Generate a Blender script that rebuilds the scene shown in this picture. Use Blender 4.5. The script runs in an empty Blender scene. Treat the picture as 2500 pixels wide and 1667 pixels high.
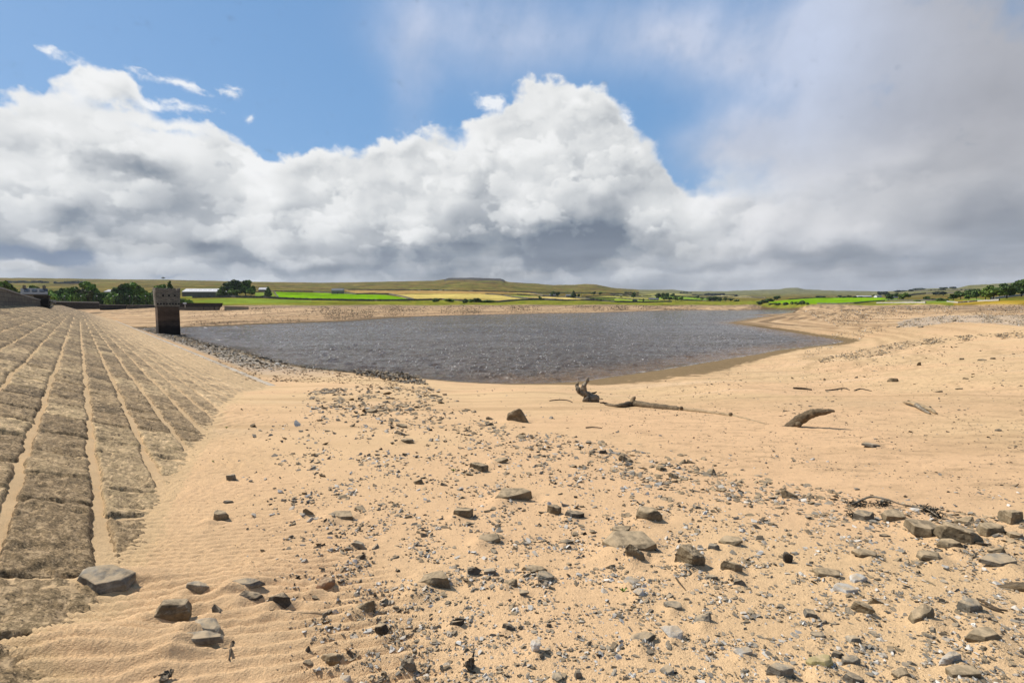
import bpy, bmesh, math, random
import numpy as np
from mathutils import Vector, Matrix

# ------------------------------------------------------------------ camera
SC = bpy.context.scene
CAMZ = 6.5
FPX = 1250.0                       # focal length in pixels of the 2500 wide photograph
PITCH = math.atan2(88.5, FPX)      # the horizon lies at y = 745 of 1667
cam = bpy.data.cameras.new('camera')
cam.lens = 18.0
cam.sensor_width = 36.0
cam.clip_start = 0.05
cam.clip_end = 40000.0
cam_ob = bpy.data.objects.new('camera', cam)
SC.collection.objects.link(cam_ob)
cam_ob.location = (0, 0, CAMZ)
cam_ob.rotation_euler = (math.pi / 2 - PITCH, 0, 0)
SC.camera = cam_ob


def ray(px, py):
    """direction seen at a pixel of the 2500 x 1667 photograph"""
    cx = (np.asarray(px, float) - 1250.0) / FPX
    cy = (833.5 - np.asarray(py, float)) / FPX
    c, s = math.cos(PITCH), math.sin(PITCH)
    return cx, c + cy * s, -s + cy * c


def azel(px, py):
    x, y, z = ray(px, py)
    return float(np.arctan2(x, y)), float(np.arctan2(z, np.hypot(x, y)))


# ------------------------------------------------------------------ sun, exposure
SUN_AZ, SUN_EL = math.radians(-66), math.radians(48)
sun = bpy.data.lights.new('sun', 'SUN')
sun.energy = 5.0
sun.angle = math.radians(0.53)
sun.color = (1.0, 0.95, 0.87)
sun_ob = bpy.data.objects.new('sun', sun)
SC.collection.objects.link(sun_ob)
sdir = Vector((math.sin(SUN_AZ) * math.cos(SUN_EL), math.cos(SUN_AZ) * math.cos(SUN_EL), math.sin(SUN_EL)))
sun_ob.rotation_euler = (-sdir).to_track_quat('-Z', 'Y').to_euler()
sun_ob.location = (-60, 40, 90)
SC.view_settings.view_transform = 'Standard'
SC.view_settings.look = 'None'
SC.view_settings.exposure = 0.2
SC.view_settings.gamma = 1.0
SC.cycles.max_bounces = 4
SC.cycles.diffuse_bounces = 2
SC.cycles.glossy_bounces = 2
SC.cycles.transparent_max_bounces = 4


# ------------------------------------------------------------------ node helper
class NT:
    """small expression builder over a node tree"""

    def __init__(self, tree):
        self.t = tree
        self.n = tree.nodes
        self.l = tree.links

    def put(self, sock, v):
        if isinstance(v, bpy.types.NodeSocket):
            self.l.new(v, sock)
        elif v is not None:
            sock.default_value = v

    def m(self, op, a, b=None, c=None, clamp=False):
        nd = self.n.new('ShaderNodeMath')
        nd.operation = op
        nd.use_clamp = clamp
        for i, v in enumerate((a, b, c)):
            if v is not None:
                self.put(nd.inputs[i], v)
        return nd.outputs[0]

    def add(self, a, b): return self.m('ADD', a, b)
    def sub(self, a, b): return self.m('SUBTRACT', a, b)
    def mul(self, a, b): return self.m('MULTIPLY', a, b)
    def mad(self, a, b, c): return self.m('MULTIPLY_ADD', a, b, c)

    def v(self, op, a, b=None, c=None, scale=None):
        nd = self.n.new('ShaderNodeVectorMath')
        nd.operation = op
        for i, x in enumerate((a, b, c)):
            if x is not None:
                self.put(nd.inputs[i], x)
        if scale is not None:
            self.put(nd.inputs['Scale'], scale)
        return nd.outputs['Value'] if op in ('DOT_PRODUCT', 'LENGTH', 'DISTANCE') else nd.outputs['Vector']

    def comb(self, x, y, z=0.0):
        nd = self.n.new('ShaderNodeCombineXYZ')
        for i, q in enumerate((x, y, z)):
            self.put(nd.inputs[i], q)
        return nd.outputs[0]

    def sep(self, a):
        nd = self.n.new('ShaderNodeSeparateXYZ')
        self.put(nd.inputs[0], a)
        return nd.outputs

    def noise(self, vec, scale, detail=2.0, rough=0.5, dist=0.0, color=False, lac=2.0):
        nd = self.n.new('ShaderNodeTexNoise')
        nd.noise_dimensions = '3D'
        self.put(nd.inputs['Vector'], vec)
        nd.inputs['Scale'].default_value = scale
        nd.inputs['Detail'].default_value = detail
        nd.inputs['Roughness'].default_value = rough
        nd.inputs['Lacunarity'].default_value = lac
        nd.inputs['Distortion'].default_value = dist
        return nd.outputs['Color' if color else 'Fac']

    def voro(self, vec, scale, feature='F1', out='Distance', rnd=1.0, smooth=None):
        nd = self.n.new('ShaderNodeTexVoronoi')
        nd.feature = feature
        self.put(nd.inputs['Vector'], vec)
        nd.inputs['Scale'].default_value = scale
        nd.inputs['Randomness'].default_value = rnd
        if smooth is not None:
            nd.inputs['Smoothness'].default_value = smooth
        return nd.outputs[out]

    def sstep(self, x, a, b, lo=0.0, hi=1.0):
        nd = self.n.new('ShaderNodeMapRange')
        nd.interpolation_type = 'SMOOTHSTEP'
        self.put(nd.inputs['Value'], x)
        for k, q in (('From Min', a), ('From Max', b), ('To Min', lo), ('To Max', hi)):
            self.put(nd.inputs[k], q)
        return nd.outputs[0]

    def mix(self, f, a, b, mode='MIX'):
        nd = self.n.new('ShaderNodeMix')
        nd.data_type = 'RGBA'
        nd.blend_type = mode
        nd.clamp_factor = True
        self.put(nd.inputs[0], f)
        for i, q in ((6, a), (7, b)):
            if isinstance(q, (tuple, list)) and len(q) == 3:
                q = (q[0], q[1], q[2], 1.0)
            self.put(nd.inputs[i], q)
        return nd.outputs[2]

    def curve(self, x, pts):
        """piecewise curve through pts, inputs mapped to 0..1 and back"""
        xs = [p[0] for p in pts]
        ys = [p[1] for p in pts]
        x0, x1, y0, y1 = min(xs), max(xs), min(ys), max(ys)
        u = self.m('MULTIPLY_ADD', x, 1.0 / (x1 - x0), -x0 / (x1 - x0), clamp=True)
        nd = self.n.new('ShaderNodeFloatCurve')
        cu = nd.mapping.curves[0]
        P = [((a - x0) / (x1 - x0), (b - y0) / (y1 - y0)) for a, b in pts]
        while len(cu.points) < len(P):
            cu.points.new(0.5, 0.5)
        for q, (a, b) in zip(cu.points, P):
            q.location = (a, b)
        nd.mapping.update()
        self.put(nd.inputs['Value'], u)
        return self.mad(nd.outputs[0], y1 - y0, y0)

    def ramp(self, f, stops):
        nd = self.n.new('ShaderNodeValToRGB')
        e = nd.color_ramp.elements
        while len(e) < len(stops):
            e.new(0.5)
        for q, (p, col) in zip(e, stops):
            q.position = p
            q.color = (col[0], col[1], col[2], 1.0)
        self.put(nd.inputs[0], f)
        return nd.outputs[0]


# ------------------------------------------------------------------ numpy noise
def _hash(ix, iy, seed):
    n = (ix.astype(np.int64) * 374761393 + iy.astype(np.int64) * 668265263 + seed * 2147483647 + 1013904223) & 0xFFFFFFFF
    n = ((n ^ (n >> 13)) * 1274126177) & 0xFFFFFFFF
    n = ((n ^ (n >> 16)) * 2246822519) & 0xFFFFFFFF
    return ((n ^ (n >> 15)) & 0xFFFFFF).astype(np.float32) / np.float32(16777216.0)


def perlin(x, y, seed=0):
    x0 = np.floor(x); y0 = np.floor(y)
    fx = (x - x0).astype(np.float32); fy = (y - y0).astype(np.float32)
    ix = x0.astype(np.int64); iy = y0.astype(np.int64)
    u = fx * fx * fx * (fx * (fx * 6 - 15) + 10)
    v = fy * fy * fy * (fy * (fy * 6 - 15) + 10)

    def g(a, b, dx, dy):
        h = _hash(a, b, seed) * np.float32(6.2831853)
        return np.cos(h) * dx + np.sin(h) * dy
    n00 = g(ix, iy, fx, fy)
    n10 = g(ix + 1, iy, fx - 1, fy)
    n01 = g(ix, iy + 1, fx, fy - 1)
    n11 = g(ix + 1, iy + 1, fx - 1, fy - 1)
    a = n00 + u * (n10 - n00)
    b = n01 + u * (n11 - n01)
    return (a + v * (b - a)) * 1.41


def fbm(x, y, octv=5, gain=0.5, lac=2.03, seed=0, ridged=False):
    t = 0; a = 1.0; s = 0.0
    for k in range(octv):
        n = perlin(x + 17.3 * k, y - 9.1 * k, seed + k)
        if ridged:
            n = 1 - 2 * np.abs(n)
        t = t + a * n
        s += a
        x = x * lac; y = y * lac; a *= gain
    return t / s


def worley(x, y, seed=0):
    x0 = np.floor(x).astype(np.int64); y0 = np.floor(y).astype(np.int64)
    best = np.full(x.shape, 9.0, np.float32)
    for i in (-1, 0, 1):
        for j in (-1, 0, 1):
            cx = x0 + i; cy = y0 + j
            dx = cx + _hash(cx, cy, seed) - x
            dy = cy + _hash(cx, cy, seed + 77) - y
            best = np.minimum(best, dx * dx + dy * dy)
    return np.sqrt(best)


def sst(x, a, b):
    t = np.clip((x - a) / (b - a), 0, 1)
    return t * t * (3 - 2 * t)


def lerp(a, b, t):
    return a + (b - a) * t


# ------------------------------------------------------------------ world: sky with the cloud bank
SKY_A0, SKY_A1, SKY_E0, SKY_E1 = math.radians(-64), math.radians(64), math.radians(-1.5), math.radians(58)
SKW, SKH = 1920, 900


def box3(a, r):
    """cheap blur: three box passes"""
    for _ in range(3):
        for ax in (0, 1):
            c = np.cumsum(np.pad(a, [(r + 1, r) if k == ax else (0, 0) for k in (0, 1)], mode='edge'), axis=ax, dtype=np.float64)
            n = a.shape[ax]
            hi = np.take(c, np.arange(2 * r + 1, 2 * r + 1 + n), axis=ax)
            lo = np.take(c, np.arange(0, n), axis=ax)
            a = ((hi - lo) / (2 * r + 1)).astype(np.float32)
    return a


def cloud_sheet():
    az, el = np.meshgrid(np.linspace(SKY_A0, SKY_A1, SKW, dtype=np.float32), np.linspace(SKY_E0, SKY_E1, SKH, dtype=np.float32))
    X = az; Y = el * 1.25
    w1x = fbm(X * 3.5, Y * 3.5, 3, seed=11); w1y = fbm(X * 3.5, Y * 3.5, 3, seed=23)
    w2x = fbm(X * 14, Y * 14, 5, .55, seed=31); w2y = fbm(X * 14, Y * 14, 5, .55, seed=43)
    Ax = az + .035 * w1x + .026 * w2x; Ay = el + .028 * w1y + .022 * w2y      # strongly warped place
    Ex = az + .018 * w2x; Ey = el + .018 * w2y

    def blobs(lst, x, y):
        t = np.zeros_like(az)
        for (bx, by, sx, sy, amp) in lst:
            a, e = azel(bx, by); a2 = azel(bx + sx, by)[0]; e2 = azel(bx, by - sy)[1]
            q = ((x - a) / (a2 - a)) ** 2 + ((y - e) / (e2 - e)) ** 2
            t += amp * np.exp(-q)
        return t
    # outline of the bank
    tp = [azel(*p) for p in TOP_PX]
    top = np.interp(Ex, [p[0] for p in tp], [p[1] for p in tp]).astype(np.float32)
    # cauliflower relief, three sizes, warped
    Wx = X + .03 * w1x + .012 * w2x; Wy = Y + .03 * w1y + .012 * w2y
    c1 = 1 - worley(Wx * 9, Wy * 11, 5)
    c2 = 1 - worley(Wx * 21, Wy * 25, 6)
    c3 = 1 - worley(Wx * 47, Wy * 52, 7)
    f1 = fbm(X * 8, Y * 9, 6, .55, seed=51)
    f2 = fbm(X * 36, Y * 40, 6, .6, seed=61)
    bump = .50 * c1 + .26 * c2 + .11 * c3 + .55 * f1 + .05 * f2
    fr = fbm(X * 26, Y * 30, 7, .62, seed=81)
    right = sst(az, azel(1600, 400)[0], azel(1950, 400)[0])
    dtop = top - Ey
    dn = dtop + .030 * (c1 - .45) + .016 * (c2 - .5) + .006 * (c3 - .5) + .012 * f2 + .01 * f1 + .008 * fr
    soft = lerp(0.010, 0.10, right) + .012 * sst(fbm(X * 6, Y * 6, 2, seed=71), -.1, .5)
    bank = sst(dn / soft, -.35, 1.0)
    fs = fbm(X * 12 + Y * 6, Y * 30 - X * 4, 6, .6, seed=83)
    bank = np.clip(bank - blobs(HOLES, Ex, Ey) * sst(fr + .3, 0.0, .5), 0, 1)
    wisp = blobs(WISPS, az + .010 * w2x, el + .010 * w2y)
    fw = fbm(X * 18 + w2x, Y * 30 + w2y, 7, .66, seed=87)
    wisp = sst(wisp + 1.5 * fw + .5 * fr - .35, .10, 1.05) * np.clip(wisp * 1.6, 0, 1)
    # veil
    vn = .55 * fbm(X * 4 + Y, Y * 5 - X, 6, .55, seed=91) + .35 * f1 + .5 * fbm(X * 9 - Y * 3, Y * 4 + X * 2, 6, .62, seed=93)
    vx, vy = az + .05 * w1x + .015 * w2x, el + .04 * w1y + .012 * w2y
    veil = np.clip(blobs(VEIL, vx, vy) * (1 + 1.0 * vn), 0, .985)
    # light on the bank: towards the sun (left and up)
    def slope(h, step):
        d = np.roll(np.roll(h, step, axis=1), -step, axis=0) - np.roll(np.roll(h, -step, axis=1), step, axis=0)
        return -d
    lit = slope(box3(bump, 3), 6) * .50 + slope(bump, 3) * .12 + slope(box3(bump, 12), 20) * .50
    hgt = sst(dtop, -.01, .26)
    belly = blobs(BELLIES, Ax, Ay) * 1.40
    elp = np.clip(el / azel(1250, 300)[1], 0, 1)
    val = .95 - .25 * hgt * (1 - .3 * right)
    val = val + belly * (1 + .35 * f1 + .25 * (c1 - .5)) + lit * (.10 + .62 * hgt) * (1 - .35 * right)
    val = val + (bump - box3(bump, 30)) * .12 * hgt + .05 * w1x * hgt
    val = val + .10 * fr * hgt * (1 - .5 * right) + .05 * fw * hgt
    val = val + .07 * fbm(X * 3, el * 16, 4, .55, seed=97) * sst(el, .16, .03)       # flat shelves low down
    low = fbm(X * 5 + 3, el * 26, 5, .55, seed=99)
    # single puffs in front of the mass: crisp sunlit upper left edge, soft grey underside
    rs = np.random.RandomState(12)
    daz = (SKY_A1 - SKY_A0) / (SKW - 1); de = (SKY_E1 - SKY_E0) / (SKH - 1)
    puffs = []
    for k in range(330):
        t = rs.rand() ** 1.5
        pe = .03 + .40 * t
        puffs.append((rs.uniform(-.95, .95), pe, (.022 + .085 * t) * rs.uniform(.6, 1.5), rs.uniform(.42, .62), rs.uniform(.25, .75)))
    for (bx, by, sx, asp, op) in PUFFS:
        a, e = azel(bx, by)
        puffs.append((a, e, abs(azel(bx + sx, by)[0] - a), asp, op))
    puffs.sort(key=lambda p: -p[1])
    for (pa, pe, r, asp, op) in puffs:
        i0, i1 = int((pa - 2 * r - SKY_A0) / daz), int((pa + 2 * r - SKY_A0) / daz)
        j0, j1 = int((pe - 2 * r - SKY_E0) / de), int((pe + 2 * r - SKY_E0) / de)
        i0, j0, i1, j1 = max(i0, 0), max(j0, 0), min(i1, SKW), min(j1, SKH)
        if i1 <= i0 or j1 <= j0:
            continue
        sl = (slice(j0, j1), slice(i0, i1))
        x = (az[sl] - pa) / r + .42 * w2x[sl] + .5 * w1x[sl]
        y = (el[sl] - pe) / (r * asp) + .50 * w2y[sl]
        q = 1 - np.sqrt(x * x + y * y * np.where(y > 0, 1.0, .55)) + .60 * (c2[sl] - .5) * min(1, r * 16) + .40 * (c3[sl] - .5) + .30 * f2[sl] + .6 * f1[sl] + .55 * fr[sl]
        up = (-x * .62 + y * .78)
        k = .10 + .40 * sst(up, .5, -.9)
        a = sst(q, .0, k * 1.1) * op * sst(dtop[sl], .0, .03) * sst(up, -1.5, -.5)
        a = a * (1 - .55 * right[sl]) * sst(q, -.1, .3)
        tone = np.clip(.93 - .36 * sst(up, .50, -.8) + lit[sl] * .4, .4, .95)
        tone = lerp(tone, val[sl], .30 + .50 * sst(-belly[sl], .10, .35))
        val[sl] = lerp(val[sl], tone + .03, a)
    val = np.clip(val, .28, .97)
    T = np.array([0.28, .42, .55, .68, .80, .90, .97])
    C = np.array([[.155, .190, .245], [.245, .285, .335], [.345, .375, .415], [.475, .50, .53], [.63, .65, .665], [.79, .80, .80], [.90, .905, .905]])
    cc = np.stack([np.interp(val, T, C[:, k]) for k in range(3)], -1).astype(np.float32)
    lil = np.array([.985, .975, 1.0], np.float32)
    cc *= lerp(1.0, lil, (right * .9)[..., None])
    dark = sst(az, azel(1900, 300)[0], azel(2480, 300)[0])[..., None]
    lowf = sst(el, azel(2300, 60)[1], azel(2300, 560)[1])[..., None]
    vc = lerp(np.array([.53, .60, .76]), np.array([.45, .46, .505]), dark)
    vc = lerp(vc, lerp(np.array([.56, .57, .60]), np.array([.30, .305, .335]), dark), lowf)
    vc = vc * (1 + .14 * vn[..., None] + .05 * f1[..., None])
    col = vc; alp = veil
    def over(top_c, top_a, c, a):
        na = top_a + a * (1 - top_a)
        nc = (top_c * top_a[..., None] + c * (a * (1 - top_a))[..., None]) / np.maximum(na, 1e-4)[..., None]
        return nc, na
    cc = lerp(cc, vc, (veil * right * (.25 + .5 * sst(el, .06, .35)))[..., None])
    col, alp = over(cc, bank, col, alp)
    gap = np.clip(blobs([(70, 626, 150, 17, .95), (200, 640, 60, 26, .7), (20, 612, 90, 18, .6), (430, 672, 60, 7, .5)], az + 1.2 * (Ax - az), el + .5 * (Ay - el)), 0, 1)
    gap = sst(gap + .55 * fr + .35 * f2, .12, .85) * .88
    cc2 = np.broadcast_to(np.array([.13, .19, .30]), cc.shape)
    col, alp = over(cc2, gap, col, alp)
    lw = blobs([(36, 649, 34, 11, 1.2), (108, 654, 28, 9, 1.1)], az + .010 * w2x, el + .008 * w2y)
    col, alp = over(np.broadcast_to(np.array([.74, .74, .73]), cc.shape), sst(lw + .6 * fr, .35, .8) * .92, col, alp)
    col, alp = over(np.broadcast_to(np.array([.88, .90, .93]), cc.shape), wisp * .95, col, alp)
    hz = (sst(el, .16, .035) * .48)[..., None]
    hc = lerp(np.array([.33, .355, .395]), np.array([.40, .42, .46]), sst(az, -.2, .5)[..., None]) * (1 + 1.1 * low[..., None])
    col = lerp(col, hc, hz * (1 - .8 * gap[..., None]))
    out = np.empty((SKH, SKW, 4), np.float32)
    out[..., :3] = col; out[..., 3] = alp
    return out


TOP_PX = [(-1200, 60), (-400, 190), (0, 238), (110, 236), (165, 190), (200, 158), (300, 185), (345, 245), (420, 285), (500, 312),
          (560, 325), (600, 352), (640, 390), (700, 388), (760, 376), (820, 378), (900, 366), (970, 362),
          (1020, 325), (1080, 322), (1130, 338), (1170, 300), (1225, 270), (1250, 225), (1300, 197), (1370, 190),
          (1440, 210), (1495, 238), (1530, 280), (1560, 345), (1610, 380), (1650, 425), (1695, 446), (1740, 430),
          (1800, 405), (1900, 385), (2050, 350), (2250, 320), (2500, 300), (3200, 100)]
WISPS = [(130, 127, 52, 18, 1.1), (165, 150, 45, 20, .6), (340, 175, 50, 26, .7), (440, 203, 42, 12, 1.0), (490, 222, 45, 14, .8),
         (566, 228, 36, 22, 1.2), (615, 298, 14, 12, .9), (450, 262, 85, 18, 1.2), (380, 262, 60, 14, .9),
         (1195, 252, 50, 34, 1.1), (1530, 290, 22, 45, .8), (800, 366, 80, 16, .6), (1000, 335, 70, 26, .7)]
HOLES = [(490, 300, 90, 14, .8), (300, 262, 60, 12, .7), (95, 195, 60, 30, .9), (420, 322, 60, 8, .6), (400, 230, 40, 30, .6)]
VEIL = [(1010, 160, 55, 200, .45), (1130, 60, 200, 130, .45), (1330, 90, 200, 130, .45), (1620, 60, 170, 110, .55), (1640, 110, 80, 60, .55),
        (1760, 180, 120, 70, .45), (1900, 120, 230, 140, .62), (2200, 60, 330, 260, .85), (2500, 260, 420, 420, 1.0), (2100, 300, 300, 80, .38),
        (1850, 330, 180, 45, .40), (1770, 380, 110, 40, .35), (1950, 380, 230, 110, .75), (3200, 300, 700, 700, 1.0), (2250, 500, 400, 160, .9)]
BELLIES = [(1360, 598, 280, 40, -.13), (900, 622, 220, 34, -.11), (560, 620, 200, 40, -.06), (2200, 600, 400, 60, -.08), (300, 395, 90, 42, -.26), (355, 425, 45, 32, -.22), (180, 545, 140, 42, -.20), (470, 550, 120, 50, -.17), (310, 590, 130, 36, -.14),
           (530, 500, 150, 50, -.08), (520, 612, 55, 16, -.18), (120, 622, 120, 24, -.42), (0, 600, 80, 20, -.20), (40, 645, 34, 14, .42), (108, 652, 26, 10, .34),
           (80, 515, 60, 48, .20), (15, 460, 36, 26, -.10), (965, 612, 75, 22, -.34), (930, 560, 110, 40, -.10), (1000, 572, 34, 14, .20),
           (1170, 590, 110, 50, -.14), (1370, 585, 190, 46, -.34), (1520, 570, 110, 45, -.20), (1420, 475, 90, 24, .16), (1200, 655, 420, 14, -.16), (1300, 628, 190, 20, -.16),
           (800, 664, 230, 13, -.28), (620, 662, 110, 11, -.12), (1240, 400, 100, 50, .06), (1500, 400, 100, 55, -.12), (1590, 455, 75, 36, -.12), (1350, 330, 90, 50, -.05),
           (1950, 625, 110, 22, -.18), (2080, 638, 130, 18, -.18), (1800, 560, 100, 26, .05), (2080, 575, 90, 24, .06), (2130, 400, 90, 40, .10), (2500, 540, 300, 120, -.24),
           (2300, 650, 330, 30, -.14), (1750, 640, 160, 18, -.12), (620, 450, 120, 50, .05), (850, 520, 60, 26, .05), (560, 570, 60, 22, .06), (700, 600, 60, 20, .05), (400, 600, 60, 22, .08),
           (1560, 662, 280, 10, .05)]


PUFFS = [(40, 648, 40, .5, .95), (110, 653, 30, .5, .85), (60, 525, 75, .8, .8), (15, 505, 60, .8, .6), (1010, 580, 50, .42, .9), (965, 572, 30, .5, .7), (1420, 478, 110, .34, .9),
         (620, 560, 60, .6, .8), (560, 590, 50, .6, .6), (800, 575, 60, .5, .8), (740, 545, 60, .6, .6), (1170, 560, 30, .5, .7), (1250, 565, 34, .5, .7), (1310, 400, 130, .5, .8),
         (1200, 380, 120, .6, .7), (330, 575, 60, .5, .6), (260, 640, 70, .45, .7), (430, 650, 70, .3, .6), (690, 650, 60, .3, .6), (480, 380, 120, .5, .5), (310, 370, 40, .6, .6),
         (1330, 235, 70, .8, .5), (1590, 400, 60, .7, .7), (1050, 350, 90, .6, .6), (880, 420, 120, .5, .5), (700, 430, 100, .6, .5), (2140, 400, 80, .5, .5), (1900, 600, 90, .4, .5)]


def build_world():
    w = bpy.data.worlds.new('World')
    SC.world = w
    w.use_nodes = True
    N = NT(w.node_tree)
    bg = w.node_tree.nodes['Background']
    STR = 0.1
    bg.inputs['Strength'].default_value = STR
    sky = N.n.new('ShaderNodeTexSky')
    sky.sky_type = 'NISHITA'
    sky.sun_disc = False
    sky.sun_elevation = SUN_EL
    sky.sun_rotation = SUN_AZ
    im = bpy.data.images.new('cloud_cover', SKW, SKH, alpha=True, float_buffer=True)
    im.colorspace_settings.name = 'Non-Color'
    im.alpha_mode = 'CHANNEL_PACKED'
    im.pixels.foreach_set(cloud_sheet().ravel())
    im.pack()
    d = N.n.new('ShaderNodeTexCoord').outputs['Generated']
    x, y, z = N.sep(d)[0:3]
    az = N.m('ARCTAN2', x, y)
    el = N.m('ARCSINE', z)
    u = N.mad(az, 1 / (SKY_A1 - SKY_A0), -SKY_A0 / (SKY_A1 - SKY_A0))
    v = N.mad(el, 1 / (SKY_E1 - SKY_E0), -SKY_E0 / (SKY_E1 - SKY_E0))
    tx = N.n.new('ShaderNodeTexImage')
    tx.image = im
    tx.extension = 'EXTEND'
    tx.interpolation = 'Cubic'
    N.put(tx.inputs['Vector'], N.comb(u, v))
    tint = N.ramp(N.mad(el, 1.6, 0.0), [(0.0, (.30, .50, .74)), (0.35, (.175, .395, .73)), (0.8, (.145, .345, .67)), (1.0, (.12, .29, .60))])
    blue = N.mix(0.74, N.v('SCALE', sky.outputs[0], scale=STR), tint)
    out = N.sstep(N.m('ABSOLUTE', az), SKY_A1 * .93, SKY_A1)
    out = N.m('MAXIMUM', out, N.sstep(el, SKY_E1 * .9, SKY_E1))
    cc = N.mix(out, tx.outputs['Color'], (.20, .25, .34))
    ca = N.mix(out, tx.outputs['Alpha'], (.5, .5, .5))
    col = N.mix(ca, blue, cc)
    col = N.mix(N.sstep(el, 0.0, -0.03), col, (.30, .25, .18))
    N.l.new(N.v('SCALE', col, scale=.88 / STR), bg.inputs[0])
    w.cycles.sampling_method = 'MANUAL'
    w.cycles.sample_map_resolution = 512


build_world()
# ------------------------------------------------------------------ object helpers
COL = SC.collection


def tag(o, label=None, cat=None, group=None, kind=None):
    for k, v in (('label', label), ('category', cat), ('group', group), ('kind', kind)):
        if v:
            o[k] = v
    return o


def mesh_np(name, co, faces, smooth=False):
    """faces: (n,3) or (n,4) int array"""
    me = bpy.data.meshes.new(name)
    co = np.ascontiguousarray(co, np.float32)
    faces = np.ascontiguousarray(faces, np.int32)
    n, k = faces.shape
    me.vertices.add(len(co))
    me.vertices.foreach_set('co', co.ravel())
    me.loops.add(n * k)
    me.loops.foreach_set('vertex_index', faces.ravel())
    me.polygons.add(n)
    me.polygons.foreach_set('loop_start', np.arange(0, n * k, k, dtype=np.int32))
    me.polygons.foreach_set('loop_total', np.full(n, k, np.int32))
    me.polygons.foreach_set('use_smooth', np.full(n, smooth, bool))
    me.update(calc_edges=True)
    return me


def add_ob(name, me, mats=None, parent=None, loc=(0, 0, 0), rotz=0.0):
    o = bpy.data.objects.new(name, me)
    COL.objects.link(o)
    o.location = loc
    o.rotation_euler = (0, 0, rotz)
    if mats is not None and me is not None and not me.materials:
        for m in (mats if isinstance(mats, (list, tuple)) else [mats]):
            me.materials.append(m)
    if parent is not None:
        o.parent = parent
    return o


def empty(name, loc=(0, 0, 0), rotz=0.0):
    return add_ob(name, None, None, None, loc, rotz)


def colour_attr(me, name, rgb):
    at = me.color_attributes.new(name, 'FLOAT_COLOR', 'POINT')
    a = np.ones((len(me.vertices), 4), np.float32)
    a[:, :3] = rgb
    at.data.foreach_set('color', a.ravel())


def float_attr(me, name, v):
    at = me.attributes.new(name, 'FLOAT', 'POINT')
    at.data.foreach_set('value', np.ascontiguousarray(v, np.float32).ravel())


# ------------------------------------------------------------------ the lie of the land
def plane_pt(px, py, z):
    x, y, d = ray(px, py)
    t = (z - CAMZ) / d
    return x * t, y * t


SHORE_PX = [(300, 801), (340, 802), (365, 803), (388, 806), (440, 818), (463, 826), (485, 833), (521, 843), (558, 850), (600, 861), (633, 872), (683, 887), (724, 893),
            (766, 900), (821, 905), (880, 911), (940, 915), (985, 919), (1031, 924), (1080, 928), (1125, 932), (1180, 935), (1250, 937), (1338, 936),
            (1421, 931), (1476, 923), (1532, 915), (1615, 903), (1697, 890), (1780, 876), (1850, 865), (1900, 855), (1971, 847), (2027, 841),
            (2062, 834), (2043, 829), (2007, 823), (1977, 819), (1938, 812), (1899, 806), (1846, 798), (1810, 793), (1777, 788), (1812, 783),
            (1838, 778), (1864, 773), (1900, 770.5), (1835, 769.3), (1880, 768), (1935, 764.5), (1936, 761.5), (1945, 757.5), (1958, 754.2), (1905, 753.6), (1869, 754), (1862, 755.6),
            (1810, 757), (1760, 757), (1731, 757.5), (1720, 756.6), (1631, 757.2), (1600, 758.6), (1560, 759.3), (1535, 760.8), (1499, 762), (1446, 763.4),
            (1392, 764.3), (1321, 765.3), (1249, 767), (1160, 768.6), (1046, 772), (956, 776), (903, 780), (867, 783), (831, 785), (780, 786.6),
            (700, 789), (628, 791.6), (556, 795), (503, 797), (442, 799), (390, 800), (340, 800)]
_sx, _sy = plane_pt([p[0] for p in SHORE_PX], [p[1] for p in SHORE_PX], 0.0)
SHORE = np.stack([_sx, _sy], 1)


def shore_dist(x, y):
    """signed distance to the waterline, positive on land"""
    best = np.full(x.shape, 1e18, np.float64)
    ins = np.zeros(x.shape, bool)
    n = len(SHORE)
    for i in range(n):
        ax, ay = SHORE[i]; bx, by = SHORE[(i + 1) % n]
        dx, dy = bx - ax, by - ay
        t = np.clip(((x - ax) * dx + (y - ay) * dy) / (dx * dx + dy * dy), 0, 1)
        best = np.minimum(best, (x - ax - t * dx) ** 2 + (y - ay - t * dy) ** 2)
        c = ((ay > y) != (by > y)) & (x < (bx - ax) * (y - ay) / (by - ay + 1e-12) + ax)
        ins ^= c
    d = np.sqrt(best)
    return np.where(ins, -d, d)


# the dam: a straight stone face, its courses level, running off to the left
DA = math.radians(-40.2)
DDX, DDY = math.sin(DA), math.cos(DA)          # along
DRX, DRY = -DDY * -1 * 1.0, -DDX               # across, towards the water
DRX, DRY = math.cos(DA), -math.sin(DA)
DAM_S, DAM_Z, DAM_TOP, DAM_TOE, DAM_END = 0.378, 4.70, -4.8, 9.8, 268.0


def dam_pa(x, y):
    return x * DRX + y * DRY, x * DDX + y * DDY


def dam_xy(p, a):
    return p * DRX + a * DDX, p * DRY + a * DDY


def near_z(Y):
    return 4.95 - .085 * Y - .0008 * Y * Y


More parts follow.
